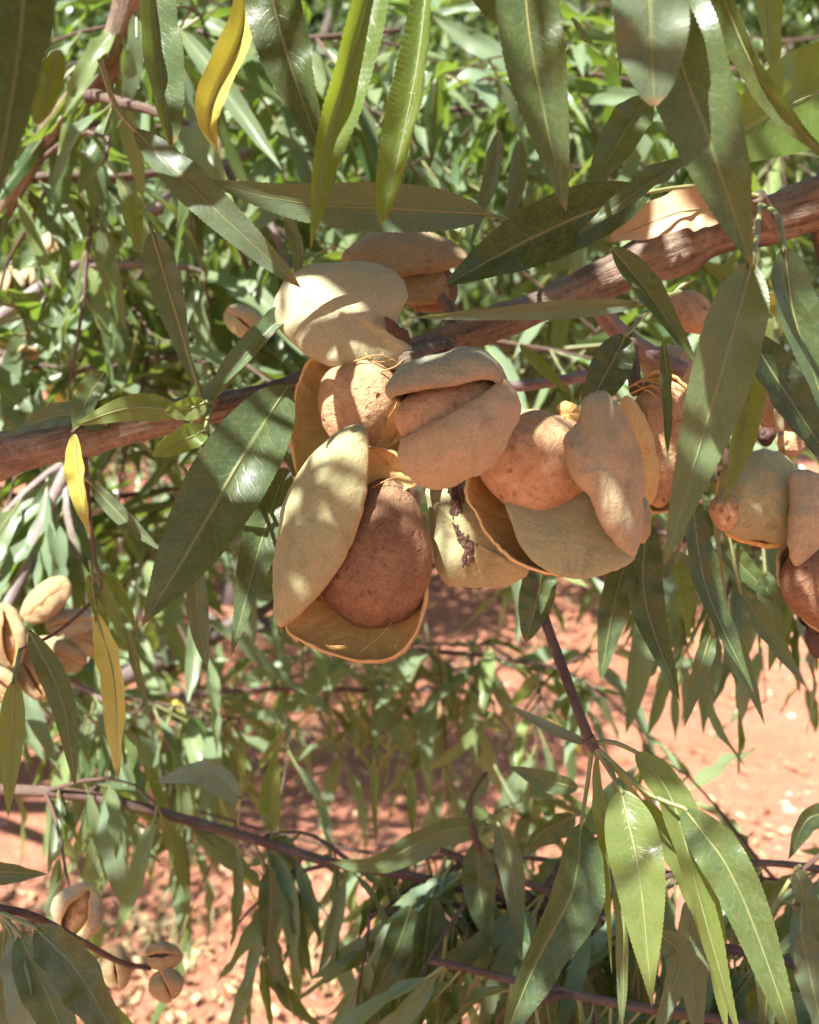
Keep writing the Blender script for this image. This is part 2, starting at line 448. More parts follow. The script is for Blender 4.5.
def spray(label, pts, r0, r1, nleaf, length, seed, m='bg', barkm='bark_twig', droop=0.9, spread=0.6, group=None,
          twigs=0, twiglen=0.15, name='leafy_branch', avoid=None, leafm=None, t0=0.0, jit=0.0, updir=None):
    """a background branch: a stem, side twigs, and every leaf its own part"""
    rnd = random.Random(seed)
    wp = [P(*p) for p in pts]
    root = empty(name, wp[0], label, 'branch', group)
    st, pp = stem(root, wp, r0, r1, barkm, seg=7)
    nodes = [(p, (pp[min(i + 1, len(pp) - 1)] - pp[max(i - 1, 0)]).normalized()) for i, p in enumerate(pp) if i >= t0 * len(pp)]
    for k in range(twigs):
        i = rnd.randrange(int(len(pp) * max(.05, t0)), len(pp)); b = pp[i]
        dirv = (Vector((rnd.gauss(0, .7), rnd.gauss(0, .7), rnd.gauss(-.1, .5)))).normalized()
        q = [b]
        for s_ in range(5):
            dirv = (dirv + Vector((0, 0, -0.16 * droop)) + Vector((rnd.gauss(0, .1),) * 3)).normalized()
            q.append(q[-1] + dirv * twiglen / 5 * rnd.uniform(.7, 1.2))
        tw = MB(); tube(tw, q, [max(.0007, r1 * .8) * (1 - .12 * j) for j in range(len(q))], 5, 0)
        tw.obj('twig', [M[barkm if barkm != 'bark' else 'bark_twig']], root, origin=q[0].copy())
        for j in range(1, 6): nodes += [(q[j], (q[j] - q[j - 1]).normalized())] * 2
    cnt = 0; tries = 0
    while cnt < nleaf and tries < nleaf * 6:
        tries += 1
        b, T = rnd.choice(nodes)
        d = Vector((rnd.gauss(0, 1), rnd.gauss(0, 1), rnd.gauss(0, .5))).normalized() * spread + T * 0.35 + Vector((0, 0, -droop * rnd.uniform(.4, 1.3)))
        d.normalize(); ln = length * rnd.uniform(.65, 1.2)
        pos = b + Vector((rnd.gauss(0, jit), rnd.gauss(0, jit), rnd.gauss(0, jit)))
        if avoid and avoid(pos, d, ln): continue
        add_leaf(root, pos, d, ln, rnd, (leafm(rnd) if leafm else m), up=updir(rnd) if updir else None)
        cnt += 1
    return root

# ------------------------------------------------------------------ almond pieces
def PZ(px, py, z, d0):
    return P(px, py, d0 - z * d0 / FPX)

def bowl(parent, rim, bulge, d0, thick=8, amax=90, mats=('hull', 'inner', 'rim'), name='hull_half', nz=1.2, seed=0,
         NS=72, NR=22, label=None, wob=1.4, fuzzy=True, ridge=0.0):
    """half of an almond hull: a thick shell between its rim and its bulge. rim = (px, py, z px towards the camera)"""
    rp = cr([Vector(p) for p in rim], NS, True)
    rp = [p + Vector((noise.noise(p * .16 + Vector((seed, 0, 0))), noise.noise(p * .16 + Vector((0, seed, 9))), noise.noise(p * .13 + Vector((5, seed, 0))) * 1.6)) * min(wob, 1.5) * .8 + Vector((noise.noise(p * .4), noise.noise(p * .4 + Vector((9, 9, 9))), 0)) * .35 for p in rp]
    C = sum(rp, Vector()) / NS; b = Vector(bulge); am = R(amax); bl = b.length; bn = b.normalized()
    mb = MB()
    def W(v): return PZ(v.x, v.y, v.z, d0)
    def surf(k, a, inset):
        s = math.sin(a) / math.sin(am) if amax <= 90 else math.sin(a) / math.sin(am)
        h = (math.cos(a) - math.cos(am)) / (1 - math.cos(am))
        rv = rp[k] - C; ln = rv.length
        rv = rv * max(0.05, (ln - inset) / ln)
        p = C + rv * s + b * h * max(0.1, (bl - inset) / bl)
        # low lumps and wrinkles of the skin
        q = Vector((p.x, p.y, p.z)) * 0.022 + Vector((seed * 3.1, 0, 0))
        amp = wob * (1 if inset == 0 else .6)
        nrm = (rv * s / max(1, ln) + bn * h).normalized()
        p = p + nrm * amp * 2.0 * noise.noise(q) + nrm * amp * 0.8 * noise.noise(q * 3.3) + nrm * amp * .35 * noise.noise(q * 9) - nrm * amp * 1.1 * abs(noise.noise(q * Vector((2.6, 1.3, 2.0)).length / 2 + Vector((7, seed, 0)))) ** .7
        return p
    outer = []; inner = []
    c0 = mb.vert(W(surf(0, 0.0001, 0)), (0, 0)); c1 = mb.vert(W(surf(0, 0.0001, thick)), (0, 0))
    for j in range(1, NR + 1):
        a = am * j / NR
        outer.append([mb.vert(W(surf(k % NS, a, 0)), (k / NS, j / NR)) for k in range(NS + 1)])
        inner.append([mb.vert(W(surf(k % NS, a, thick)), (k / NS, j / NR)) for k in range(NS + 1)])
    for k in range(NS):
        mb.face((c0, outer[0][k], outer[0][k + 1]), 0); mb.face((c1, inner[0][k + 1], inner[0][k]), 1)
        for j in range(NR - 1):
            mb.face((outer[j][k], outer[j + 1][k], outer[j + 1][k + 1], outer[j][k + 1]), 0)
            mb.face((inner[j][k + 1], inner[j + 1][k + 1], inner[j + 1][k], inner[j][k]), 1)
    # rounded lip
    prev = outer[-1]
    for s_ in (0.2, 0.5, 0.8):
        ring = []
        for k in range(NS + 1):
            o_ = surf(k % NS, am, 0); i_ = surf(k % NS, am, thick)
            p = o_.lerp(i_, s_) - bn * thick * 0.42 * math.sin(s_ * math.pi) * (1 + .3 * noise.noise(o_ * .12))
            ring.append(mb.vert(W(p), (k / NS, 1.0)))
        for k in range(NS): mb.face((prev[k], ring[k], ring[k + 1], prev[k + 1]), 2)
        prev = ring
    for k in range(NS): mb.face((prev[k], inner[-1][k], inner[-1][k + 1], prev[k + 1]), 2)
    o = mb.obj(name, [M[mats[0]], M[mats[1]], M[mats[2]]], parent, origin=W(C))
    if label: o['label'] = label
    fix_normals(o)
    return o

def fix_normals(o):
    import bmesh
    bm = bmesh.new(); bm.from_mesh(o.data); bmesh.ops.remove_doubles(bm, verts=bm.verts, dist=1e-7)
    bmesh.ops.recalc_face_normals(bm, faces=bm.faces); bm.to_mesh(o.data); bm.free()

def nut(parent, cx, cy, z, a, b, c, rot, d0, m='shell', name='nut_shell', wob=1.0, seed=0, label=None):
    """almond in its shell: egg shaped, pointed at one end, with a seam"""
    mb = MB(); NU, NV = 56, 36; ca, sa = math.cos(R(rot)), math.sin(R(rot))
    rows = []
    for j in range(NV + 1):
        th = math.pi * j / NV; y = -math.cos(th); rr = math.sin(th)
        row = []
        for i in range(NU + 1):
            ph = 2 * math.pi * (i % NU) / NU
            k = 1 - 0.16 * y                       # narrower towards the point (y = +1 is down the image)
            x = rr * math.cos(ph) * k; zz = rr * math.sin(ph) * k
            yy = y + (0.10 * max(0, y) ** 6)
            q = Vector((x, y, zz)); n_ = noise.noise(q * 1.6 + Vector((seed, 0, 0))) * .035 + noise.noise(q * 5 + Vector((seed, 3, 0))) * .016 + noise.noise(q * 13 + Vector((seed, 3, 0))) * .006
            seam = 0.035 * math.exp(-((ph - math.pi / 2 - .5) / 0.10) ** 2) * rr
            f = 1 + n_ * wob + seam
            X, Y, Z = x * a * f, yy * b * f, zz * c * f
            row.append(mb.vert(PZ(cx + X * ca - Y * sa, cy + X * sa + Y * ca, z + Z, d0), (i / NU, j / NV)))
        rows.append(row)
    for j in range(NV):
        for i in range(NU): mb.face((rows[j][i], rows[j][i + 1], rows[j + 1][i + 1], rows[j + 1][i]), 0)
    o = mb.obj(name, [M[m]], parent, origin=PZ(cx, cy, z, d0)); fix_normals(o)
    if label: o['label'] = label
    return o

def fibres(parent, pts_list, d0, r=0.9, m='rim', name='fibre'):
    mb = MB()
    for pl in pts_list:
        pp = cr([PZ(x, y, z, d0) for x, y, z in pl], 10)
        tube(mb, pp, [r * d0 / 100 / FPX * (1 - .07 * i) for i in range(10)], 5, 0)
    return mb.obj(name, [M[m]], parent)

def almond(label, px, py, d, group='almonds in the front cluster'):
    return empty('almond', P(px, py, d), label, 'almond', group)

FC = 'almonds in the middle cluster'
# --- lower left almond, wide open
a = almond('large open almond at the lower left of the cluster, tall olive hull beside brown nut', 405, 478, 23, FC)
bowl(a, [(361, 424, -2), (369, 450, 8), (366, 500, 18), (350, 548, 22), (322, 592, 16), (282, 629, 4), (277, 600, -18), (279, 550, -36), (293, 490, -44), (325, 443, -30)],
     (-20, -2, 26), 23, thick=7, seed=1, wob=1.2, mats=('hull', 'inner', 'rim'), label='olive green left hull half')
nut(a, 377, 556, -24, 57, 72, 42, 189, 23, 'shell_brown', seed=1)
bowl(a, [(284, 629, 4), (312, 647, 8), (350, 662, 10), (388, 662, 8), (418, 636, 0), (427, 592, -14), (426, 545, -26), (418, 506, -36), (400, 484, -42), (368, 478, -50), (325, 520, -40), (292, 580, -20)],
     (8, 12, -48), 23, thick=4, seed=2, wob=1.6, mats=('hull_brown', 'inner', 'rim'), label='lower hull half, orange inside')
bowl(a, [(360, 452, -25), (384, 447, -14), (408, 460, -12), (420, 480, -20), (400, 494, -14), (364, 496, -22)], (0, -6, -14), 23, thick=4, seed=3, wob=2.0,
     mats=('hull_brown', 'inner_yellow', 'rim'), name='hull_flap')
fibres(a, [[(360, 652, 2), (378, 638, -2), (392, 622, -8)], [(395, 648, 2), (400, 634, -4), (402, 620, -10)], [(372, 488, -8), (392, 478, -6), (414, 476, -8)]], 23, r=.7, m='inner')
# --- upper left almond
a = almond('upper left almond, a broad round grey hull half above its pitted sunlit nut', 425, 352, 24.5, FC)
bowl(a, [(272, 318, -26), (279, 290, -30), (302, 268, -34), (338, 262, -34), (372, 264, -30), (398, 277, -24), (408, 297, -16), (398, 318, -6), (402, 338, 0), (414, 352, -2), (404, 366, -8), (368, 372, 0), (330, 366, 2), (298, 348, -10)],
     (-2, -2, 38), 24.5, thick=6, amax=100, seed=4, wob=1.1, mats=('hull_grey', 'inner', 'rim'), label='round grey green top hull half')
bowl(a, [(384, 316, 28), (398, 328, 18), (408, 334, 8), (408, 347, 6), (398, 345, 16), (389, 334, 24)], (4, -4, 6), 24.5, thick=2, seed=14, wob=1.0,
     mats=('gum', 'gum', 'rim'), name='hull_tear', label='brown split in the hull edge')
nut(a, 358, 405, 6, 40, 48, 34, 8, 24.5, 'shell', seed=4, wob=1.2)
bowl(a, [(352, 341, -4), (322, 349, 2), (300, 373, 6), (290, 410, 6), (291, 450, 2), (304, 486, -8), (350, 492, -20), (398, 470, -20), (412, 410, -20), (396, 356, -14)],
     (-4, 4, -44), 24.5, thick=4, seed=5, wob=2.0, mats=('hull', 'inner_yellow', 'rim'), label='left hull half, yellow inside')
bowl(a, [(376, 444, 14), (392, 412, 26), (404, 392, 20), (410, 408, 10), (402, 430, 6), (388, 446, 6)], (6, 6, -8), 24.5, thick=3, seed=15, mats=('inner', 'inner', 'inner'), name='hull_flap')
fibres(a, [[(330, 344, 6), (348, 340, 12), (360, 352, 20)], [(338, 339, 4), (352, 347, 14), (357, 362, 26)], [(352, 362, 30), (380, 355, 24), (404, 366, 10)], [(362, 350, 22), (376, 362, 24), (398, 358, 12)],
           [(345, 343, 4), (356, 352, 14), (372, 358, 20)], [(380, 372, 30), (396, 366, 24), (410, 352, 10)]], 24.5, r=1.0)
# --- topmost almond behind
a = almond('shaded brown almond hull at the very top of the cluster, under the long dark leaf', 445, 300, 27, FC)
bowl(a, [(343, 262, -6), (354, 242, -10), (385, 230, -12), (420, 229, -12), (450, 240, -10), (469, 257, -6), (448, 270, 0), (420, 275, 4), (380, 280, 4)], (2, 2, 22), 27, thick=5, seed=6, wob=1.2,
     mats=('hull_brown', 'inner', 'rim'))
bowl(a, [(396, 276, -10), (430, 262, -10), (446, 278, -8), (449, 300, -8), (425, 306, -6), (402, 302, -6)], (4, 2, 16), 27, thick=4, seed=7, mats=('hull_brown', 'inner', 'rim'))
nut(a, 432, 290, -22, 24, 26, 16, 60, 27, 'shell_brown', seed=6)
# --- central almond
a = almond('nearest fuzzy round almond in the middle of the cluster, split open like a mouth', 470, 440, 22.5, FC)
nut(a, 452, 416, 4, 56, 38, 34, -14, 20.6, 'shell', seed=9, wob=.35, label='smooth orange brown nut wedged in the split')
bowl(a, [(391, 395, 26), (420, 388, 46), (455, 383, 54), (484, 376, 46), (502, 384, 14), (495, 396, -20), (455, 400, -44), (415, 402, -30), (394, 400, 0)], (0, -40, -4), 20.6, thick=6, amax=108, seed=8, wob=2.2,
     mats=('hull_lip', 'hull_brown', 'hull_lip'), label='grey green upper lip of the hull')
bowl(a, [(402, 442, 30), (424, 430, 50), (458, 412, 60), (490, 392, 42), (506, 378, 10), (508, 392, -22), (470, 404, -46), (425, 424, -30), (404, 438, 0)], (16, 66, 0), 20.6, thick=7, amax=112, seed=10, wob=2.6,
     mats=('hull_pink', 'hull_brown', 'hull_pink'), label='plump pinkish lower hull half')
# --- right almond
a = almond('right hand almond of the cluster, reddish nut between curled pale hull and orange one', 470, 470, 23, FC)
nut(a, 536, 462, -6, 62, 52, 42, 6, 22.3, 'shell', seed=12, wob=1.6)
bowl(a, [(464, 488, 0), (474, 515, 8), (492, 543, 12), (520, 565, 14), (560, 577, 14), (600, 573, 10), (634, 556, 2), (630, 510, -16), (590, 470, -30), (530, 450, -36), (480, 458, -24)],
     (0, 10, -46), 22.3, thick=4, seed=13, wob=1.6, mats=('hull_brown', 'inner', 'inner_yellow'), label='lower hull half, orange inside')
bowl(a, [(508, 500, 6), (513, 528, 14), (530, 560, 20), (565, 578, 20), (604, 574, 16), (634, 558, 8), (622, 520, 0), (596, 490, -4), (550, 500, 0)], (0, 6, 12), 22.3, thick=4, seed=16, wob=1.0,
     mats=('hull', 'inner', 'inner'), name='hull_flap')
bowl(a, [(597, 392, 4), (616, 400, 2), (632, 422, -4), (643, 455, -10), (646, 495, -12), (641, 532, -6), (635, 559, 4), (616, 546, 14), (599, 520, 20), (590, 498, 24), (573, 482, 22), (562, 460, 18), (562, 436, 14), (577, 420, 10), (583, 402, 6)],
     (5, 2, 27), 21.6, thick=6, seed=17, wob=2.4, mats=('hull_pink', 'inner', 'hull_pink'), label='curled pinkish grey hull half')
bowl(a, [(555, 408, 4), (566, 400, 8), (580, 408, 4), (580, 424, 0), (566, 428, 2)], (0, 0, 10), 22.6, thick=3, seed=18, mats=('inner', 'inner', 'inner'), name='hull_flap')
# --- green almond with gum
a = almond('closed green almond hanging at the bottom of the cluster with a jagged dark gum streak', 445, 478, 24, FC)
bowl(a, [(424, 486, -6), (446, 474, -6), (474, 482, -6), (486, 520, -4), (504, 556, -2), (527, 570, -4), (518, 580, -8), (492, 589, -10), (462, 589, -10), (440, 578, -10), (432, 545, -12), (428, 510, -10)],
     (0, 0, 24), 24.2, thick=5, seed=20, wob=1.4, mats=('hull', 'inner', 'hull'))
bowl(a, [(424, 486, -8), (446, 474, -8), (474, 482, -8), (486, 520, -6), (504, 556, -4), (526, 570, -6), (518, 579, -10), (492, 588, -12), (442, 576, -12), (434, 545, -14), (429, 510, -12)],
     (0, 0, -24), 24.2, thick=5, seed=21, wob=1.4, mats=('hull', 'inner', 'hull'))
mb = MB(); gr = random.Random(3)
gp = cr([Vector((451, 486, 15)), Vector((459, 498, 18)), Vector((455, 514, 19)), Vector((461, 530, 18)), Vector((470, 545, 17)), Vector((466, 560, 15))], 15)
for q in gp:
    for _ in range(20):
        cx, cy, cz = q.x + gr.gauss(0, 2.7), q.y + gr.gauss(0, 4), q.z + gr.gauss(0, .3) - 3.2; rr = gr.uniform(.5, 2.3); base = []
        for j in range(7):
            th = math.pi * j / 6
            base.append([mb.vert(PZ(cx + rr * math.sin(th) * math.cos(k * math.pi / 4) * gr.uniform(.8, 1.2), cy - rr * math.cos(th) * 2.1, cz + rr * .35 * math.sin(th) * math.sin(k * math.pi / 4), 24.2)) for k in range(8)])
        for j in range(6):
            for k in range(8): mb.face((base[j][k], base[j][(k + 1) % 8], base[j + 1][(k + 1) % 8], base[j + 1][k]), 0)
o = mb.obj('gum_streak', [M['gum']], a); o['label'] = 'dark brown dried gum on the green hull'
# small pale hull peeping out on the right
a = almond('small pale almond hull peeping out behind the curled pinkish hull', 650, 500, 26, FC)
bowl(a, [(628, 500, 0), (645, 498, 0), (652, 515, 0), (650, 535, 0), (640, 544, 0), (628, 535, 0)], (0, 0, 12), 26, thick=3, seed=22, NS=40, NR=10, mats=('hull_pink', 'inner', 'rim'))
bowl(a, [(628, 500, -1), (645, 498, -1), (652, 515, -1), (650, 535, -1), (640, 544, -1), (628, 535, -1)], (0, 0, -12), 26, thick=3, seed=23, NS=40, NR=10, mats=('hull_pink', 'inner', 'rim'))

RC = 'almonds on the right side of the branch'
a = almond('orange nut in a yellow hull hanging right behind the pinkish hull', 632, 385, 27, RC)
nut(a, 662, 440, -8, 34, 62, 26, 4, 27, 'shell', seed=25, wob=1.5)
bowl(a, [(620, 400, 6), (634, 398, 12), (650, 425, 16), (660, 462, 14), (656, 495, 8), (642, 512, 0), (632, 480, -4), (624, 440, -2)], (-4, 0, 12), 27, thick=4, seed=26, wob=1.2,
     mats=('inner_yellow', 'inner_yellow', 'rim'), label='yellow hull half')
bowl(a, [(645, 376, -4), (672, 374, -2), (694, 400, -2), (698, 450, -4), (688, 500, -6), (660, 515, -10), (640, 500, -14), (632, 430, -14)], (4, 0, -26), 27, thick=4, seed=27, mats=('hull', 'inner', 'rim'))
fibres(a, [[(628, 388, 8), (645, 380, 16), (668, 388, 14), (680, 402, 8)], [(630, 394, 10), (652, 386, 18), (672, 396, 12)], [(634, 384, 6), (650, 392, 18), (660, 400, 20)], [(640, 380, 4), (662, 380, 12), (684, 392, 6)], [(650, 384, 8), (668, 400, 20), (676, 424, 22)]], 27, r=1.1, m='inner')
a = almond('tan almond hull tucked behind the mauve twig stub', 640, 350, 29, RC)
bowl(a, [(642, 352, 0), (670, 345, 0), (694, 352, 0), (700, 375, 0), (690, 398, 0), (660, 398, 0), (644, 380, 0)], (0, 0, 20), 29.5, thick=4, seed=28, mats=('hull_pink', 'inner', 'rim'))
bowl(a, [(642, 352, -2), (670, 345, -2), (694, 352, -2), (700, 375, -2), (690, 398, -2), (660, 398, -2), (644, 380, -2)], (0, 0, -18), 29.5, thick=4, seed=29, mats=('hull', 'inner', 'rim'))
a = almond('bright orange almond nut half hidden just below the thick branch', 690, 290, 31, RC)
nut(a, 694, 314, 0, 20, 28, 16, -60, 31, 'shell', seed=30, wob=1.5)
bowl(a, [(668, 300, 2), (690, 292, 4), (722, 318, 2), (724, 335, -2), (700, 330, -4), (674, 316, -2)], (2, -4, -18), 31, thick=3, seed=31, NS=48, NR=12, mats=('hull', 'inner', 'inner'))
a = almond('plump greenish almond at the right edge with a sunlit band across its hull', 790, 440, 26, RC)
bowl(a, [(722, 470, -4), (740, 455, -8), (768, 449, -8), (790, 460, -6), (800, 482, -2), (802, 515, 2), (790, 540, 0), (765, 542, 0), (735, 536, -2), (717, 522, -2), (716, 500, 0)], (0, 0, 30), 26, thick=6, seed=32, wob=2.0,
     mats=('hull', 'inner', 'rim'))
bowl(a, [(722, 470, -6), (740, 455, -10), (768, 449, -10), (790, 460, -8), (800, 482, -4), (802, 515, 0), (790, 542, -2), (765, 548, -2), (735, 540, -4), (717, 524, -4), (716, 500, -2)], (0, 6, -26), 26, thick=6, seed=33,
     mats=('hull_brown', 'inner', 'inner'))
nut(a, 725, 512, -2, 16, 18, 16, 0, 25.5, 'shell', seed=33)
bowl(a, [(790, 474, 8), (812, 470, 10), (836, 488, 6), (840, 520, 4), (824, 542, 8), (808, 560, 10), (797, 567, 12), (788, 558, 14), (787, 536, 16), (790, 505, 14)], (4, 0, 18), 25.5, thick=5, seed=34, wob=1.8,
     mats=('hull_pink', 'inner', 'hull_pink'), name='hull_flap', label='drooping pinkish hull flap')
a = almond('open almond low at the right edge, pitted brown nut inside a thin pale hull rim', 830, 550, 26, RC)
nut(a, 822, 586, 4, 40, 44, 34, -18, 26, 'shell_brown', seed=36, wob=.8)
bowl(a, [(782, 545, 0), (776, 565, 4), (780, 590, 6), (794, 612, 8), (822, 634, 6), (855, 630, 0), (868, 590, -10), (850, 545, -16), (810, 535, -10)], (0, 4, -34), 26, thick=5, seed=37, mats=('hull', 'inner', 'hull_grey'))
a = almond('black shrivelled almond at the right edge under the open one', 825, 625, 26.5, RC)
nut(a, 816, 640, 0, 11, 18, 10, -10, 26.5, 'gum', seed=38, wob=3)
bowl(a, [(796, 618, -2), (812, 612, -2), (822, 622, -2), (824, 640, -4), (812, 634, -4)], (0, -6, -6), 26.5, thick=3, seed=39, NS=40, NR=8, mats=('gum', 'gum', 'gum'))
a = almond('small orange nut squeezed behind the hanging leaves, above the plump greenish almond', 785, 400, 28, RC)
nut(a, 776, 400, -2, 20, 34, 18, 10, 29, 'shell', seed=40, wob=1.6)
bowl(a, [(756, 380, 0), (772, 366, 2), (795, 380, 2), (800, 410, 0), (790, 432, -2), (762, 425, -4)], (0, 0, -20), 29, thick=3, seed=41, NS=40, NR=10, mats=('hull', 'inner', 'inner'))
a = almond('shrivelled pinkish bud of an almond touching the top of the plump greenish almond', 790, 430, 27, RC)
nut(a, 790, 444, 8, 15, 12, 10, 20, 26.6, 'shell', seed=42, wob=4, name='husk')
nut(a, 766, 436, 0, 10, 9, 8, 0, 27, 'gum', seed=43, wob=4, name='stem_scar')
nut(a, 792, 420, -6, 18, 22, 14, 0, 27.6, 'hull_pink', seed=44, wob=2.5, name='husk')

# generic small almonds for the background: built once per kind, then copied
def small_almond(label, cx, cy, d, w, h, rot, seed, gape=8, group=None, mats=('hull_grey', 'inner', 'rim'), nutm='shell'):
    a = empty('almond', P(cx, cy, d), label, 'almond', group)
    def rr(x, y, z):
        c, s = math.cos(R(rot)), math.sin(R(rot)); return (cx + x * c - y * s, cy + x * s + y * c, z)
    def rim(dx, z):
        return [rr(dx * .1, -h, z), rr(dx * .4 + w * .0, -h * .6, z + 6), rr(dx, 0, z + 10), rr(dx * .9, h * .6, z + 6), rr(dx * .2, h, z), rr(dx * .6, h * .5, z - w * .8), rr(dx * .6, -h * .5, z - w * .8)]
    c, s = math.cos(R(rot)), math.sin(R(rot))
    bowl(a, rim(-gape * .5, w * .35), (-w * c, -w * s, 0), d, thick=w * .16, amax=96, seed=seed, NS=36, NR=10, mats=mats, wob=1.2)
    bowl(a, rim(gape * .5, w * .35), (w * c, w * s, 0), d, thick=w * .16, amax=96, seed=seed + 1, NS=36, NR=10, mats=mats, wob=1.2)
    nut(a, cx, cy, -w * .1, w * .62, h * .78, w * .5, rot, d, nutm, seed=seed)
    return a
LC = 'almonds in the blurred left cluster'
for k, (lab, cx, cy, w, h, rot, gp_, mm) in enumerate([
    ('grey almond at the top of the blurred left cluster', 46, 600, 17, 31, 50, 2, 'hull_brown'),
    ('almond lying level in the middle of the blurred left cluster', 72, 622, 13, 27, 80, 3, 'hull_lip'),
    ('almond at the right end of the blurred left cluster', 93, 643, 13, 26, -60, 3, 'hull_brown'),
    ('split almond at the left frame edge in the blurred left cluster', 8, 636, 15, 33, -8, 14, 'hull_brown'),
    ('low brown almond in the blurred left cluster, just above the hanging green leaf', 30, 674, 14, 30, -30, 6, 'hull_brown'),
    ('broad almond in the blurred left cluster, below the level one', 58, 654, 17, 30, -70, 3, 'hull_brown'),
    ('half open almond at the bottom left of the blurred left cluster', -2, 684, 14, 28, -50, 12, 'hull_brown')]):
    small_almond(lab, cx, cy, 43 + k % 3, w, h, rot, 50 + 2 * k, gp_, LC, (mm, 'inner', 'rim'))
OT = 'almonds hanging in the background'
small_almond('pale yellow open almond low at the left, against the bright soil', 78, 912, 36, 19, 30, 28, 70, 26, OT, ('hull_pink', 'inner_yellow', 'rim'))
small_almond('upper almond of the low brown pair, split along its side', 163, 955, 34, 15, 19, 85, 72, 7, OT, ('hull_brown', 'inner', 'rim'))
small_almond('lower almond of the low brown pair', 166, 985, 34, 17, 17, -20, 74, 4, OT, ('hull_brown', 'inner', 'rim'))
small_almond('single brown almond left of the low brown pair, half behind a leaf', 115, 968, 34, 15, 22, -10, 76, 4, OT, ('hull_brown', 'inner', 'rim'))
small_almond('pale round almond high at the left among blurred leaves', 52, 246, 58, 13, 15, 10, 78, 3, OT, ('hull_pink', 'inner', 'rim'))
small_almond('pale peach almond at the left edge, lowest of the high blurred ones', 12, 285, 60, 13, 18, 0, 80, 7, OT, ('hull_pink', 'inner_yellow', 'rim'))
small_almond('tan almond at the left, just right of the peach one', 28, 280, 62, 9, 13, 10, 82, 4, OT, ('hull_pink', 'inner', 'rim'))
small_almond('grey green almond in shade left of the round grey hull', 243, 322, 36, 15, 22, -50, 84, 4, OT, ('hull', 'inner', 'rim'))
small_almond('small brown almond in shade among leaves below the left end of the branch', 48, 545, 55, 8, 15, 0, 86, 6, OT, ('hull_brown', 'inner', 'rim'))
small_almond('bronze almond half hidden above the left end of the branch', 22, 355, 56, 9, 18, 80, 88, 8, OT, ('hull_brown', 'inner', 'rim'))

# ------------------------------------------------------------------ main branch with its own leaves
mbr = empty('almond_branch', P(-60, 470, 28), 'thick reddish brown branch crossing the whole picture and carrying the almond cluster', 'branch')
def wr(px, d): return px * 0.5 / FPX * d / 100
main_pts = [(-230, 505, 29), (0, 456, 27.5), (100, 433, 27), (200, 412, 26.5), (290, 388, 26.5), (370, 362, 26.5), (430, 344, 26.5), (510, 318, 27), (600, 280, 27.5), (700, 238, 27), (819, 206, 26), (900, 190, 25)]
pp = cr([P(*p) for p in main_pts], 300)
wid = [42, 40, 35, 30, 25, 23, 25, 33, 40, 44, 48, 50]
rad = []
for i in range(300):
    t = i / 299 * 11; k = min(int(t), 10); u = t - k
    rad.append((wid[k] * (1 - u) + wid[k + 1] * u) * .5 / FPX * 0.268)
mb = MB(); tube(mb, pp, rad, 40, 0, bump=0.26, seed=3, nodes=0.5)
bo = mb.obj('bark', [M['bark']], mbr, origin=pp[0].copy())
# short spurs and twigs of the main branch
def spur(pts, w0, w1, m='bark_twig', name='twig'):
    d = pts[0][2]
    o, _ = stem(mbr, [P(*p) for p in pts], wr(w0, d), wr(w1, pts[-1][2]), m, name, seg=14, bump=0.2, nodes=0.4, n=20)
    return o
spur([(450, 345, 26.5), (432, 348, 25.5), (418, 354, 24.6), (408, 362, 24)], 16, 22, 'bark', 'spur')
spur([(430, 345, 26), (440, 400, 25), (436, 450, 24.3), (425, 480, 23.6)], 15, 11, 'bark', 'spur')
spur([(445, 345, 26), (480, 400, 25), (472, 470, 24.3)], 14, 9, 'bark', 'spur')
spur([(450, 330, 27), (450, 310, 27), (440, 296, 27)], 12, 12, 'bark', 'spur')
spur([(590, 290, 27.5), (612, 325, 28), (645, 350, 28.5), (686, 372, 28.2)], 20, 17, 'bark_mauve', 'twig')
spur([(628, 338, 28.2), (632, 365, 27.6), (636, 392, 27)], 16, 13, 'bark', 'spur')
spur([(490, 388, 31), (540, 384, 31.5), (600, 372, 31), (640, 352, 28.5)], 12, 12, 'bark_mauve', 'twig')
spur([(819, 206, 26.5), (835, 300, 27), (812, 380, 27.5), (795, 425, 27)], 18, 14, 'bark', 'spur')
spur([(795, 425, 27), (830, 470, 26.6), (832, 545, 26.3)], 12, 10, 'bark', 'spur')
spur([(770, 222, 26), (763, 210, 25.4), (758, 196, 25)], 20, 13, 'bark', 'spur')
spur([(205, 408, 26.5), (214, 402, 25.6), (212, 398, 25)], 12, 7, 'bark', 'spur')
spur([(455, 440, 24.8), (520, 545, 26), (545, 620, 26), (566, 678, 25), (590, 742, 24)], 12, 11, 'bark_twig', 'twig')
spur([(115, 430, 27), (90, 418, 27), (73, 432, 26)], 7, 5)

H = lambda *a, **k: hl(mbr, *a, **k)
# leaves of the main branch, left side
H([(288, 386, 24.5), (240, 462, 23), (190, 548, 22), (142, 626, 21.5)], 104, 'dark', fold=8, ripple=.05, prof=(.66, 1.05), label='broad dark green leaf left of the cluster', flip=False)
H([(286, 468, 26), (262, 540, 25.5), (231, 657, 25)], 52, 'dark', fold=14)
H([(196, 560, 27), (199, 620, 27), (208, 672, 27)], 24, 'grey', flip=True)
H([(152, 232, 25), (168, 290, 25), (192, 384, 25)], 42, 'grey', fold=16, pet=[(205, 398, 25), (200, 392, 25)], flip=True)
H([(300, 302, 25), (250, 350, 24.6), (172, 442, 24)], 30, 'leaf', roll=35, fold=20, pet=[(210, 402, 25)])
H([(268, 330, 25), (235, 368, 25), (205, 412, 25)], 8, 'young', roll=20)
H([(178, 410, 24.5), (130, 408, 24.8), (72, 426, 25)], 30, 'young', fold=-20, pet=[(210, 404, 25)])
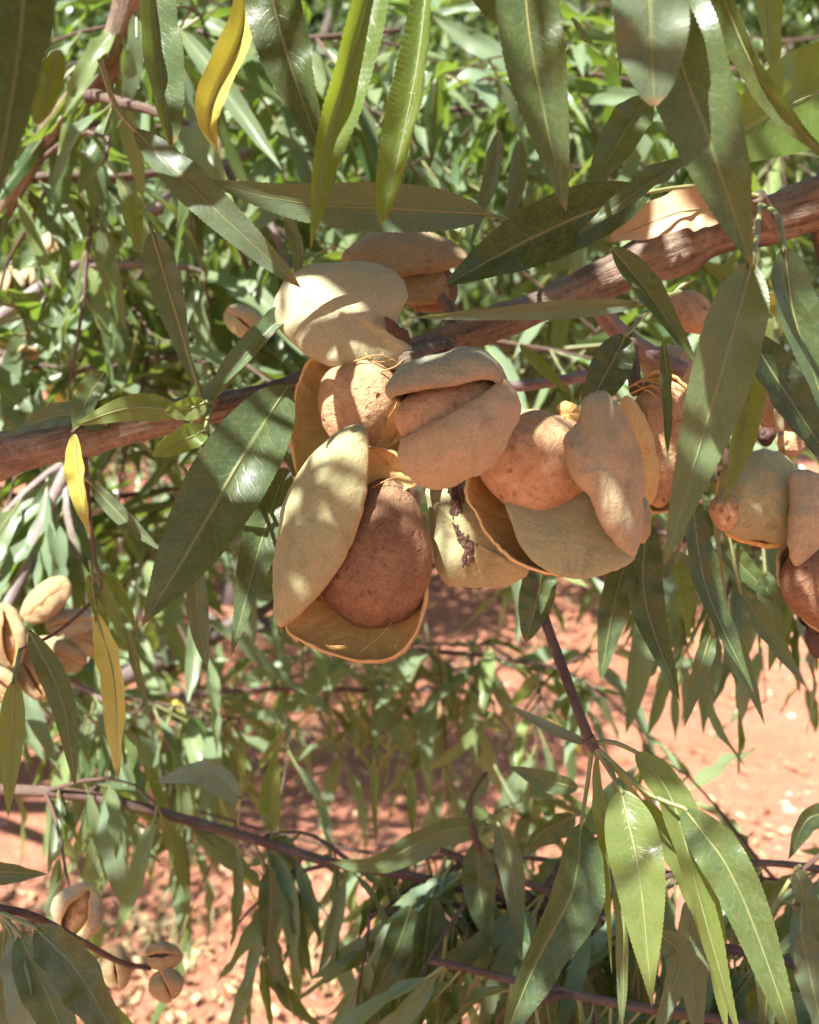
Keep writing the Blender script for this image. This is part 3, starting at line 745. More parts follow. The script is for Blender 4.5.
H([(205, 430, 23), (185, 440, 22.6), (152, 456, 22)], 34, 'young', fold=10, flip=True, prof=(.5, .7), pet=[(212, 404, 25)])
H([(206, 402, 23.4), (190, 408, 23.4), (165, 412, 23.4)], 26, 'young', fold=10, prof=(.5, .6), pet=[(212, 402, 25)])
H([(75, 434, 25.5), (80, 485, 25.5), (91, 538, 25.5)], 26, 'yellow', fold=24, label='small yellow leaf hanging from the left end of the branch')
H([(90, 482, 27), (125, 520, 27), (162, 552, 27)], 20, 'grey', flip=True, pet=[(50, 450, 27)])
H([(212, 400, 24.6), (203, 430, 24.4), (199, 470, 24.4)], 7, 'young', roll=30)
H([(105, 372, 26), (90, 395, 26), (74, 430, 26)], 34, 'leaf', flip=True, prof=(.6, .7))
H([(108, 425, 26.3), (60, 415, 26.6), (2, 438, 27)], 28, 'leaf', fold=10)
# leaves of the main branch, above the cluster
H([(486, 214, 24.5), (400, 209, 23.5), (300, 203, 22.8), (198, 179, 22)], 60, 'grey', fold=6, ripple=.05, pet=[(520, 225, 26), (505, 219, 25)], flip=True, label='long pale leaf lying level above the cluster')
H([(650, 192, 24.5), (575, 218, 24.5), (505, 252, 24.5), (442, 287, 24)], 84, 'dark', fold=10, ripple=.05, pet=[(758, 196, 25), (700, 186, 25)], prof=(.68, 1.0), flip=True, label='broad dark leaf above the right half of the cluster')
H([(640, 304, 24.4), (540, 310, 24.4), (405, 318, 24.4)], 22, 'grey', fold=20, pet=[(680, 292, 26)])
H([(728, 212, 25.4), (680, 212, 25.4), (606, 242, 25.4)], 62, 'dry', fold=6, prof=(.55, .75), label='dry peach coloured leaf under the thick branch', ripple=.15)
H([(690, 158, 21), (640, 190, 21), (577, 235, 21)], 30, 'leaf', roll=30, fold=20, flip=True)
H([(648, 96, 27), (620, 140, 27), (582, 205, 27)], 52, 'leaf', fold=16, flip=True)
H([(612, 248, 22.4), (650, 295, 22.4), (698, 366, 22.4)], 38, 'leaf', fold=22, flip=True)
H([(626, 335, 25), (608, 370, 25), (583, 414, 25)], 52, 'dark', fold=12, prof=(.6, .7), pet=[(690, 280, 26), (650, 310, 26)])
H([(520, 345, 27), (545, 370, 27), (570, 395, 27)], 14, 'young', flip=True)
H([(664, 338, 25), (669, 400, 25), (668, 470, 25)], 16, 'dark', roll=40)
H([(500, 130, 27), (492, 180, 27), (470, 250, 27)], 22, 'grey', roll=30, flip=True)
H([(520, 140, 28), (515, 190, 28), (500, 240, 28)], 20, 'grey', roll=20, flip=True)
# leaves of the main branch, right side
H([(900, 66, 24), (820, 92, 23), (760, 120, 22.5), (680, 168, 22)], 130, 'young', fold=6, ripple=.06, prof=(.7, .95), flip=True, pet=[(940, 120, 25)], label='broad light green leaf at the upper right with glowing veins')
H([(752, 262, 19.5), (733, 330, 19.5), (702, 440, 19.8), (664, 566, 20)], 84, 'leaf', fold=12, pet=[(760, 205, 24), (757, 235, 21)], prof=(.68, 1.0), ripple=.06, label='long leaf hanging right of the cluster with a bright sun streak')
H([(784, 248, 20), (798, 330, 20), (850, 470, 20)], 72, 'leaf', fold=12, pet=[(760, 205, 24.5), (778, 215, 22)], ripple=.06, flip=True)
H([(748, 334, 22.5), (790, 400, 22.5), (850, 490, 22.5)], 56, 'dark', fold=14, pet=[(760, 262, 25)], flip=True)
H([(752, 340, 23.5), (745, 420, 23.5), (722, 510, 23.5)], 40, 'young', fold=26, pet=[(758, 250, 25)])
H([(770, 350, 27), (740, 290, 27), (700, 262, 27)], 40, 'young', fold=10)
H([(692, 505, 25), (707, 590, 25), (754, 694, 24.5)], 40, 'dark', fold=16, pet=[(700, 440, 26.5)])
H([(646, 520, 28), (645, 600, 28), (680, 702, 28)], 48, 'dark', fold=16, pet=[(660, 440, 28)])
H([(626, 560, 29), (613, 610, 29), (600, 684, 29)], 40, 'dark', fold=12, pet=[(640, 470, 29)])
H([(712, 630, 29), (700, 670, 29), (684, 728, 29)], 20, 'leaf', fold=12, pet=[(700, 540, 29)])
H([(676, 560, 29), (684, 600, 29), (688, 640, 29)], 24, 'young', fold=12, flip=True, pet=[(690, 500, 29)])
H([(728, 622, 30), (745, 670, 30), (765, 726, 30)], 18, 'leaf', roll=20, pet=[(715, 520, 30)])
H([(740, 590, 30), (765, 630, 30), (808, 690, 30)], 26, 'leaf', pet=[(725, 520, 30)])
H([(765, 570, 31), (770, 605, 31), (785, 650, 31)], 24, 'leaf', pet=[(760, 500, 31)])
H([(722, 540, 31), (745, 570, 31), (790, 610, 31)], 26, 'leaf', flip=True, pet=[(715, 500, 31)])
H([(544, 560, 26), (538, 595, 26), (526, 642, 26)], 46, 'dark', fold=10, prof=(.6, .75), pet=[(530, 540, 26)])
H([(690, 560, 30), (660, 565, 30), (620, 590, 30)], 26, 'grey', fold=10)

# ------------------------------------------------------------------ hanging twig at the bottom
tw = empty('hanging_twig', P(590, 742, 24), 'cluster of long drooping leaves at the tip of the thin dark twig below the almonds', 'twig')
stem(tw, [P(588, 738, 24), P(592, 744, 24), P(595, 750, 23.9)], wr(14, 24), wr(10, 24), 'bark_twig', seg=12, bump=.15)
T_ = lambda *a, **k: hl(tw, *a, **k)
nd = (592, 744, 24)
T_([(581, 824, 23.6), (572, 890, 23), (535, 965, 22.3), (492, 1070, 21.6)], 84, 'dark', fold=16, pet=[nd, (588, 780, 24)], ripple=.06, prof=(.66, 1.1), label='large dark leaf folded along a pale midrib')
T_([(597, 756, 24), (608, 850, 23.6), (612, 975, 23.3)], 22, 'young', roll=55, fold=30, pet=[nd])
T_([(621, 790, 23), (640, 880, 22.2), (652, 1008, 21.6)], 74, 'young', fold=10, ripple=.1, pet=[nd, (606, 765, 23.8)], prof=(.6, 1.15), label='broad yellowish green leaf')
T_([(636, 752, 24), (672, 800, 23.6), (700, 900, 23), (745, 1060, 22.6)], 48, 'young', fold=16, pet=[nd, (612, 742, 24)])
T_([(684, 808, 23), (738, 888, 22.4), (805, 1070, 21.8)], 58, 'leaf', fold=12, pet=[nd, (620, 770, 23.8), (650, 795, 23.5)], prof=(.55, .9), flip=True)
T_([(640, 800, 25), (700, 900, 24.5), (728, 1040, 24)], 46, 'young', fold=14, pet=[nd, (615, 768, 24)])
T_([(622, 830, 24), (624, 930, 23.8), (622, 1060, 23.6)], 22, 'leaf', roll=50, pet=[nd, (612, 770, 24)])
T_([(586, 744, 24.3), (550, 728, 24.6), (498, 700, 25)], 13, 'grey', roll=20, pet=[nd])
T_([(700, 880, 27), (690, 950, 27), (700, 1060, 27)], 50, 'grey', flip=True, pet=[nd, (650, 800, 26)])
T_([(655, 930, 26), (680, 960, 26), (652, 1040, 26)], 40, 'grey', flip=True, pet=[(640, 850, 25)])

# ------------------------------------------------------------------ branch overhead, just above the frame
ob = empty('overhanging_branch', P(-150, -190, 17), 'near branch overhead whose long leaves hang in from the top edge', 'branch')
stem(ob, [P(-150, -190, 17), P(100, -170, 18), P(420, -150, 18), P(800, -120, 17), P(1000, -60, 18)], .003, .0025, 'bark', 'bark', bump=.15)
O_ = lambda *a, **k: hl(ob, *a, **k)
def pt(x, y, d): return [(x, y - 80, d)]
O_([(30, -70, 13.5), (22, 20, 13.3), (10, 110, 13), (-12, 225, 13)], 108, 'dark', fold=10, pet=pt(40, -60, 15), ripple=.05, prof=(.6, .95), label='large dark blurred leaf in the top left corner')
O_([(60, 50, 15), (48, 90, 15), (36, 125, 15)], 30, 'young', flip=True, prof=(.5, .6))
O_([(156, -90, 19), (155, 20, 19), (170, 146, 19)], 66, 'leaf', fold=30, pet=pt(150, -90, 18), prof=(.9, .55), label='folded leaf with two reddish spots on its edge')
O_([(246, -60, 19), (243, 30, 19), (216, 95, 19), (209, 125, 19), (218, 153, 19)], 50, 'yellow', fold=38, roll=10, pet=pt(245, -70, 18), label='bright yellow leaf with a curled tip', prof=(.8, 1.0))
O_([(258, -90, 18), (280, 30, 18), (322, 156, 18)], 78, 'dark', fold=10, pet=pt(260, -80, 18), prof=(.66, .95), flip=True)
O_([(385, -70, 18), (352, 60, 18), (322, 165, 18), (310, 252, 18.3)], 52, 'young', fold=20, curl=.4, serr=.8, ripple=.12, pet=pt(390, -70, 18), prof=(.6, 1.15), label='long light green leaf with a finely toothed edge', flip=True)
O_([(432, -60, 18), (418, 60, 18), (400, 150, 18), (382, 224, 18)], 46, 'young', fold=22, curl=.4, serr=.8, pet=pt(436, -60, 18), prof=(.7, .6), flip=True)
O_([(520, -90, 17), (532, 50, 17), (566, 212, 17.3)], 88, 'leaf', fold=16, pet=pt(515, -80, 18), prof=(.66, .95), ripple=.08, flip=True)
O_([(470, -60, 22), (490, -10, 22), (520, 40, 22)], 50, 'leaf', flip=True, pet=pt(460, -60, 20))
O_([(640, -130, 15.6), (648, -30, 15.4), (654, 106, 15.6)], 104, 'grey', fold=5, pet=pt(640, -120, 17), prof=(.8, .6), flip=True, label='pale sunlit leaf hanging at the top right')
O_([(655, -100, 16.4), (672, 30, 16.3), (712, 150, 16.3), (753, 268, 16.6)], 112, 'leaf', fold=10, pet=pt(650, -100, 17), prof=(.68, 1.0), ripple=.06, flip=True, label='large grey green leaf pointing down over the thick branch')
O_([(700, -70, 17), (745, 50, 17), (790, 118, 17), (850, 176, 17)], 36, 'leaf', roll=40, fold=20, pet=pt(700, -60, 17), flip=True)
O_([(765, -60, 30), (768, 20, 30), (776, 90, 30)], 30, 'young', pet=[(765, -110, 30)])
O_([(572, 18, 24), (590, 45, 24), (612, 64, 24)], 10, 'young', flip=True)
O_([(617, 10, 24), (619, 50, 24), (620, 78, 24)], 9, 'young', flip=True)
O_([(135, 130, 22), (200, 195, 21.6), (300, 287, 22)], 46, 'grey', fold=12, pet=[(100, 60, 22), (115, 105, 22)], flip=True, prof=(.6, .75), label='pale slanting leaf pointing at the round grey hull')
O_([(131, 196, 25), (134, 222, 25), (139, 252, 25)], 22, 'young', flip=True)
O_([(286, 215, 25), (298, 250, 25), (296, 290, 25)], 16, 'grey', flip=True)

# shade-giving leaves overhead: unseen twigs added to dapple the sun on the cluster
SPOTS = [(362, 388, 23, .008), (320, 330, 23.5, .001), (345, 350, 24, .001), (470, 368, 20.6, .001), (300, 480, 23, .0), (725, 380, 19.5, .001), (620, 430, 21.5, .001), (300, 210, 22, .004), (160, 180, 22, .003), (820, 300, 20, .003), (590, 600, 29, .004), (372, 275, 24, .000), (384, 305, 24, .000), (604, 462, 21.5, .001), (385, 468, 23, .002), (540, 432, 22, .001),
         (250, 195, 22, .010), (222, 193, 22, .010), (268, 252, 22, .008), (722, 300, 19.5, .005), (706, 350, 19.5, .005), (640, 40, 15.6, .012), (665, 5, 15.6, .010), (790, 120, 22.5, .010),
         (760, 475, 25.5, .002), (660, 364, 28, .003), (545, 120, 17, .004), (555, 160, 17, .003), (520, 40, 17, .003), (355, 50, 18, .006), (415, 60, 18, .005), (445, 285, 24, .005), (670, 225, 25.4, .007), (84, 480, 25.5, .006),
         (190, 425, 23, .010), (120, 410, 26, .006), (650, 820, 23, .006), (700, 900, 23.5, .010), (770, 990, 22, .010), (650, 990, 22, .006), (515, 1010, 22, .010)]
RAYS = [(P(x, y, d), r) for x, y, d, r in SPOTS]
def blocks_spot(pos, d, ln, pad=0.005):
    for q, r in RAYS:
        for s_ in (0.15, 0.4, 0.65, 0.9):
            p = pos + d * ln * s_
            v = p - q; t = v.dot(SUN)
            if t > 0 and (v - SUN * t).length < r + pad: return True
    # never in front of the lens or inside the picture
    for s_ in (0, .5, 1):
        v = pos + d * ln * s_ - cam_loc
        z = v.dot(FWD)
        if v.length < .07: return True
        if z > 0.01:
            px = 409.5 + v.dot(RIGHT) / z * FPX; py = 512 - v.dot(UP) / z * FPX
            if -60 < px < 880 and py > -40: return True
    return False
C0 = P(430, 420, 23)
PU = (Vector((1, 0, 0)) - SUN * SUN.x).normalized(); PV = SUN.cross(PU)
ovspec = [(-.20, .34, 'lowest added shade twig overhead, reaching towards the viewer'), (-.145, .24, 'second added shade twig overhead, counted from the viewer'), (-.09, .33, 'third added shade twig overhead, counted from the viewer'),
          (-.04, .22, 'fourth added shade twig overhead, right above the cluster'), (.01, .30, 'fifth added shade twig overhead, behind the one above the cluster'), (.06, .24, 'sixth added shade twig overhead, above the far side of the cluster'),
          (.11, .34, 'seventh added shade twig overhead, beyond the cluster'), (.165, .27, 'farthest added shade twig overhead'),
          (-.065, .38, 'upper added shade twig overhead, nearer to the viewer than the cluster'), (-.015, .42, 'topmost added shade twig overhead, in line with the cluster'), (.035, .39, 'upper added shade twig overhead, just beyond the cluster'), (-.12, .43, 'upper added shade twig overhead, nearest to the viewer')]
for k, (v0, h, lab) in enumerate(ovspec):
    rnd = random.Random(100 + k)
    q0 = [C0 + SUN * (h + rnd.uniform(-.02, .02)) + PU * (-.17 + .055 * i) + PV * (v0 + rnd.uniform(-.015, .015)) for i in range(7)]
    root = empty('shade_twig', q0[0], lab, 'twig', 'twigs added overhead for shade, out of the picture')
    st, q = stem(root, q0, .002, .0012, 'bark_twig', seg=6, n=60)
    n = 0; tr = 0
    while n < 98 and tr < 3500:
        tr += 1
        b = rnd.choice(q)
        d = (PU * rnd.gauss(0, 1) + PV * rnd.gauss(0, 1) + SUN * rnd.gauss(-.1, .35)).normalized(); ln = rnd.uniform(.06, .092)
        b = b + d * rnd.uniform(-.012, .01)
        if blocks_spot(b, d, ln, .0045): continue
        add_leaf(root, b, d, ln, rnd, 'leaf', up=SUN + Vector((rnd.gauss(0, .35), rnd.gauss(0, .35), rnd.gauss(0, .35)))); n += 1

# ------------------------------------------------------------------ near and middle distance sprays
def mixm(rnd):
    x = rnd.random()
    return 'yellow' if x < .007 else 'bg'
BG = 'leafy branches in the background'
S = lambda lab, pts, r0, r1, n, L, sd, **k: spray(lab, pts, r0, r1, n, L, sd, leafm=k.pop('leafm', mixm), group=k.pop('group', BG), **k)
# named limbs that can be seen
S('brown limb leaning through the top left corner behind the dark leaf', [(145, -40, 40), (105, 70, 42), (50, 130, 45), (-30, 270, 50)], .0075, .004, 45, .06, 11, barkm='bark', twigs=4, twiglen=.1)
S('mauve limb running down to the left edge above the main branch', [(250, 150, 62), (160, 205, 58), (60, 275, 55), (-40, 345, 52)], .0035, .004, 80, .07, 12, barkm='bark_mauve', twigs=6)
S('thin dark red twig lying level near the top left', [(0, 182, 48), (60, 176, 48), (115, 178, 50), (210, 165, 55)], .0028, .002, 34, .06, 13, twigs=4)
S('mauve limb dropping to the left edge under the main branch', [(90, 430, 52), (52, 500, 50), (20, 580, 48), (-30, 680, 46)], .0036, .003, 60, .07, 14, barkm='bark_mauve', twigs=4, twiglen=.08)
S('dark brown limb slanting up from the lower left edge', [(-40, 760, 95), (60, 705, 95), (150, 665, 95), (260, 610, 100), (330, 560, 105)], .012, .007, 70, .07, 15, barkm='bark_old', twigs=8, twiglen=.2)
S('long low branch crossing the lower left with a row of small hanging leaves', [(-40, 788, 42), (90, 797, 42), (230, 832, 42), (330, 862, 41), (430, 880, 40), (520, 905, 40), (620, 940, 38)], .0026, .0014, 98, .048, 16,
  droop=1.2, spread=.55, twigs=9, twiglen=.06, t0=.1)
S('leafy branch filling the bottom right behind the drooping leaves', [(900, 1000, 34), (780, 960, 35), (640, 930, 36), (520, 880, 37), (440, 850, 38)], .0022, .0012, 98, .068, 17, droop=1.2, spread=.5, twigs=8, twiglen=.07)
S('dark leafy branch along the bottom edge', [(900, 1100, 30), (760, 1030, 31), (600, 1000, 32), (430, 960, 33)], .002, .0012, 90, .066, 18, droop=1.2, spread=.5, twigs=5, twiglen=.05)
S('shaded drooping branch low on the right, behind the big folded leaf', [(880, 900, 44), (760, 880, 45), (620, 870, 46), (480, 850, 48)], .0022, .0012, 98, .075, 23, droop=1.2, spread=.5, twigs=10, twiglen=.09)
S('thin reddish twig with a few leaves at the right edge near the bottom', [(860, 880, 36), (800, 866, 36), (735, 864, 36), (650, 880, 36)], .0016, .001, 16, .05, 19, droop=1.0, spread=.5, group=None)
S('sunlit willowy foliage right of the open almond, over the pale soil', [(300, 640, 85), (400, 650, 80), (480, 655, 78), (560, 668, 75)], .003, .0015, 98, .085, 20, droop=.8, spread=.9, twigs=12, twiglen=.14)
S('shaded hanging foliage below the open almond', [(120, 700, 92), (250, 690, 90), (360, 690, 88), (450, 690, 86)], .003, .0015, 98, .085, 21, droop=.9, spread=.8, twigs=12, twiglen=.14)
S('small leafy branch at the right edge behind the almonds', [(900, 500, 40), (800, 540, 42), (720, 545, 44), (650, 530, 46)], .0025, .0015, 48, .055, 22, droop=1.2, spread=.45, twigs=5, twiglen=.06)
S('shaded drooping branch at the left, between the yellow leaf and the low branch', [(-60, 700, 60), (40, 690, 62), (140, 700, 64), (240, 720, 66)], .0018, .0008, 98, .08, 24, droop=1.0, spread=.7, twigs=12, twiglen=.12)
S('shaded drooping branch below the middle of the low branch', [(520, 850, 57), (440, 858, 55), (330, 846, 54), (200, 812, 52)], .0014, .0007, 55, .07, 25, droop=1.1, spread=.6, twigs=12, twiglen=.08)
S('dark drooping branch left of the hanging leaf cluster, near the bottom edge', [(660, 935, 42), (560, 915, 41), (470, 905, 40), (370, 915, 40)], .0016, .0007, 46, .07, 26, droop=1.2, spread=.45, twigs=6, twiglen=.06)
# dense leaf layers of the tree itself
fill = [
 ('leafy branch behind the yellow leaf near the top', [(120, 20, 55), (260, 40, 58), (400, 30, 62)], 70, 31),
 ('leafy branch behind the toothed leaf near the top', [(300, 60, 70), (420, 110, 72), (560, 90, 75)], 80, 32),
 ('leafy branch in the upper left, between mauve limb and top edge', [(-40, 90, 65), (80, 130, 68), (230, 120, 72)], 80, 33),
 ('shaded leafy branch left of the round grey hull', [(60, 270, 70), (180, 300, 68), (300, 290, 66)], 90, 34),
 ('leafy branch just above the left end of the main branch', [(-40, 340, 60), (70, 370, 60), (190, 350, 62)], 80, 35),
 ('leafy branch just below the left end of the main branch', [(-40, 490, 62), (80, 500, 66), (230, 480, 70)], 70, 36),
 ('leafy branch behind the broad dark leaf', [(120, 540, 95), (220, 520, 100), (340, 480, 105)], 80, 37),
 ('leafy branch behind the level pale leaf', [(250, 180, 75), (370, 190, 78), (500, 170, 80)], 90, 38),
 ('leafy branch high behind the large pointing leaf', [(520, 40, 70), (640, 90, 72), (760, 60, 75)], 80, 39),
 ('leafy branch in the upper right behind the thick branch', [(600, 170, 75), (720, 210, 78), (860, 180, 80)], 70, 40),
 ('leafy branch seen between the cluster and the mauve twig', [(460, 330, 60), (540, 350, 62), (640, 340, 65)], 60, 41),
 ('leafy branch behind the hanging leaves on the right', [(620, 400, 70), (720, 390, 72), (860, 380, 75)], 80, 42),
 ('leafy branch behind the curled pinkish hull', [(500, 470, 80), (620, 480, 82), (740, 470, 85)], 50, 43),
 ('far leafy branch across the top of the picture', [(-60, 60, 130), (300, 90, 130), (700, 60, 135)], 98, 44),
 ('far leafy branch across the upper middle', [(-60, 200, 120), (250, 230, 125), (620, 220, 130)], 98, 45),
 ('far leafy branch left of centre below the main branch', [(-60, 420, 115), (150, 430, 118), (400, 420, 120)], 98, 46),
 ('far leafy branch at the left edge, level with the hanging yellow leaf', [(-80, 560, 110), (40, 570, 112), (170, 560, 115)], 60, 47),
 ('far leafy branch in the upper right corner', [(620, -20, 120), (760, 40, 125), (900, 20, 130)], 60, 48),
]
for lab, pts, n, sd in fill:
    S(lab, pts, .003, .0015, min(98, n + 25), .092, sd, twigs=14, twiglen=.2 * pts[0][2] / 80, droop=.65, spread=.9, barkm='bark_twig')

# left-hand hanging leaves (a thin twig dangling left of the broad dark leaf)
lt = empty('hanging_twig', P(95, 545, 28), 'thin twig at the left with an orange yellow leaf and a green one hanging', 'twig')
stem(lt, [P(84, 430, 28), P(88, 500, 28), P(95, 560, 28), P(100, 590, 28), P(60, 630, 28), P(20, 650, 28)], wr(5, 28), wr(3, 28), 'bark_twig')
L_ = lambda *a, **k: hl(lt, *a, **k)
L_([(96, 612, 28), (114, 680, 27.5), (118, 778, 27)], 34, 'yellow', fold=10, prof=(.6, .7), pet=[(92, 575, 28)], label='bright orange yellow hanging leaf')
L_([(30, 632, 26), (62, 700, 26), (76, 790, 26)], 28, 'leaf', fold=16, pet=[(40, 640, 28)], flip=True)
L_([(14, 680, 24), (12, 740, 24), (8, 818, 24)], 26, 'young', fold=10, pet=[(20, 650, 27)])
L_([(92, 572, 28), (108, 600, 28), (128, 650, 28)], 16, 'young', pet=[(90, 560, 28)])
L_([(88, 575, 28), (98, 610, 28), (104, 650, 28)], 14, 'young')
L_([(98, 570, 28.4), (120, 590, 28.4), (140, 640, 28.4)], 14, 'young', flip=True)
L_([(128, 630, 29), (138, 670, 29), (150, 720, 29)], 12, 'leaf', roll=30)
# lower left leaf bunch
ll = empty('leaf_bunch', P(-40, 900, 27), 'bunch of large dark leaves in the bottom left corner beside the pale open almond', 'twig')
stem(ll, [P(-60, 880, 27), P(-10, 905, 27), P(30, 915, 27.4), P(70, 935, 30), P(120, 962, 33), P(150, 968, 34)], wr(9, 27), wr(4, 42), 'bark_twig')
B_ = lambda *a, **k: hl(ll, *a, **k)
B_([(36, 928, 26), (80, 975, 25), (128, 1060, 24)], 66, 'dark', fold=8, pet=[(0, 912, 27)], prof=(.6, .75), flip=True)
B_([(20, 935, 26.4), (50, 1000, 26), (80, 1080, 25.6)], 56, 'leaf', fold=10, pet=[(0, 912, 27)])
B_([(12, 935, 26.8), (22, 1000, 26), (30, 1080, 26)], 44, 'grey', fold=12, pet=[(0, 912, 27)])
B_([(5, 930, 27), (-2, 1000, 27), (-5, 1070, 27)], 50, 'leaf', fold=10, pet=[(0, 912, 27)])
B_([(-40, 880, 26), (0, 872, 26), (48, 874, 26)], 34, 'dark', fold=16)
B_([(90, 1000, 30), (120, 1030, 30), (160, 1080, 30)], 34, 'young', fold=10, pet=[(80, 940, 30)])
# a few single leaves of the long low branch that read clearly
lb = empty('hanging_twig', P(470, 830, 36), 'short twig with broad sun flecked leaves above the bottom centre', 'twig')
stem(lb, [P(620, 950, 38), P(520, 890, 37), P(480, 850, 36), P(470, 800, 36), P(487, 772, 36)], wr(8, 37), wr(4, 36), 'bark_twig')
K_ = lambda *a, **k: hl(lb, *a, **k)
K_([(492, 826, 36), (440, 832, 36), (380, 862, 36), (326, 862, 36)], 40, 'leaf', fold=12, pet=[(498, 830, 36)])
K_([(500, 826, 35), (512, 870, 35), (522, 960, 35)], 34, 'grey', flip=True, pet=[(490, 815, 36)])
K_([(478, 840, 36), (480, 890, 36), (490, 950, 36)], 44, 'dark', pet=[(484, 820, 36)])
K_([(575, 816, 34), (545, 830, 34), (518, 858, 34)], 42, 'leaf', flip=True, pet=[(500, 850, 36)])
K_([(578, 788, 32), (545, 780, 32), (508, 766, 32)], 24, 'leaf', fold=10)
K_([(486, 772, 36), (478, 790, 36), (462, 818, 36)], 18, 'leaf', pet=[(487, 770, 36)])
K_([(412, 905, 37), (396, 950, 37), (366, 1010, 37)], 38, 'dark', pet=[(430, 890, 38)])
K_([(432, 895, 37), (424, 960, 37), (408, 1060, 37)], 48, 'dark', pet=[(440, 880, 38)])
K_([(272, 832, 42), (270, 790, 42), (277, 744, 42)], 24, 'young', pet=[(272, 845, 42)])
K_([(270, 868, 41), (271, 905, 41), (266, 962, 41)], 28, 'dark', pet=[(268, 850, 42)])
K_([(410, 768, 38), (412, 800, 38), (412, 838, 38)], 12, 'young')
K_([(374, 755, 38), (374, 800, 38), (376, 846, 38)], 8, 'young')
K_([(240, 800, 38), (205, 774, 38), (155, 782, 38)], 34, 'grey', fold=10, pet=[(238, 826, 42)])
rb = empty('hanging_twig', P(830, 860, 30), 'twig at the bottom right edge with pale sunlit leaves', 'twig')
stem(rb, [P(880, 840, 30), P(830, 850, 30), P(805, 868, 30), P(790, 880, 30)], wr(7, 30), wr(3, 30), 'bark_twig')
Q_ = lambda *a, **k: hl(rb, *a, **k)
Q_([(796, 868, 29), (806, 910, 29), (814, 970, 29)], 32, 'grey', flip=True, pet=[(800, 866, 30)])
Q_([(850, 815, 30), (810, 818, 30), (788, 860, 30)], 28, 'dark', pet=[(860, 845, 30)])
Q_([(800, 930, 28), (812, 985, 28), (830, 1060, 28)], 48, 'grey', flip=True, pet=[(800, 880, 30)])
Q_([(760, 930, 30), (768, 980, 30), (760, 1060, 30)], 40, 'dark', pet=[(790, 880, 30)])

# ------------------------------------------------------------------ neighbouring orchard trees
def crown_mesh(n, seed):
    rnd = random.Random(seed); mb = MB()
    clumps = []
    for _ in range(46):
        th = rnd.uniform(0, 2 * math.pi); rr = rnd.uniform(.2, 1) ** .6
        clumps.append((Vector((math.cos(th) * rr * 1.75, math.sin(th) * rr * 1.75, rnd.uniform(-1.0, 1.35))), rnd.uniform(.28, .55)))
    for _ in range(n):
        c, r = rnd.choice(clumps)
        v = Vector((rnd.gauss(0, 1), rnd.gauss(0, 1), rnd.gauss(0, 1))).normalized() * r * rnd.random() ** .45
        p = c + v
        d = (v.normalized() * .7 + Vector((rnd.gauss(0, .5), rnd.gauss(0, .5), -.8 + rnd.gauss(0, .4)))).normalized()
        N = Vector((rnd.gauss(0, .6), rnd.gauss(0, .6), 1)); N = (N - d * N.dot(d)).normalized(); X = d.cross(N)
        L = rnd.uniform(.07, .11); w = L * .14
        vs = [mb.vert(p, (.5, 0)), mb.vert(p + d * L * .45 + X * w + N * w * .3, (1, .45)), mb.vert(p + d * L - N * L * .12, (.5, 1)), mb.vert(p + d * L * .45 - X * w + N * w * .3, (0, .45)), mb.vert(p + d * L * .45, (.5, .45))]
        mb.face((vs[0], vs[1], vs[4]), 0); mb.face((vs[4], vs[1], vs[2]), 0); mb.face((vs[0], vs[4], vs[3]), 0); mb.face((vs[4], vs[3], vs[2]), 0)
    return mb.mesh('crown', [M['bg']]), clumps
cm, clumps = crown_mesh(30000, 5)
def trunk_mesh():
    mb = MB(); rnd = random.Random(9)
    tube(mb, cr([Vector((0, 0, -2.3)), Vector((.03, 0, -1.7)), Vector((0, .04, -1.2))], 8), [.13, .115, .105, .10, .098, .095, .095, .1], 14, 0, bump=.2)
    for c, r in clumps[:22]:
        a = Vector((0, .03, -1.25)); m_ = a.lerp(c, .45) + Vector((0, 0, .1))
        tube(mb, cr([a, m_, c], 10), [.05 - .0045 * i for i in range(10)], 7, 0, bump=.1)
    return mb.mesh('trunk', [M['bark_old']])
tm = trunk_mesh()
trees = [
 (-2.05, 2.75, .9, 'almond tree close behind on the left, its crown filling the gaps above the main branch'),
 (-1.1, 6.4, 1.35, 'almond tree straight behind the cluster'),
 (1.0, 7.6, 1.3, 'almond tree behind the right half of the cluster, seen past the thick branch'),
 (-5.4, 8.0, 1.5, 'almond tree in the second row at the far left'),
 (-1.9, 10.5, 1.7, 'almond tree in the second row left of centre'),
 (1.2, 10.0, 1.7, 'almond tree in the second row right of centre'),
 (9.5, 12.0, 1.7, 'almond tree in the second row at the far right'),
 (-4.0, 16.0, 2.2, 'almond tree in the third row left'), (-.6, 17.0, 2.2, 'almond tree in the third row middle'), (2.9, 17.5, 2.2, 'almond tree in the third row right')]
for k, (x, y, s, lab) in enumerate(trees):
    root = empty('almond_tree', Vector((x, y, 0)), lab, 'tree', 'almond trees of the orchard behind')
    for nm, me in (('trunk', tm), ('crown', cm)):
        o = bpy.data.objects.new(nm, me); col.objects.link(o); o.parent = root
        o.location = (0, 0, 2.25 * s); o.rotation_euler = (0, 0, k * 1.7); o.scale = (s, s, s)

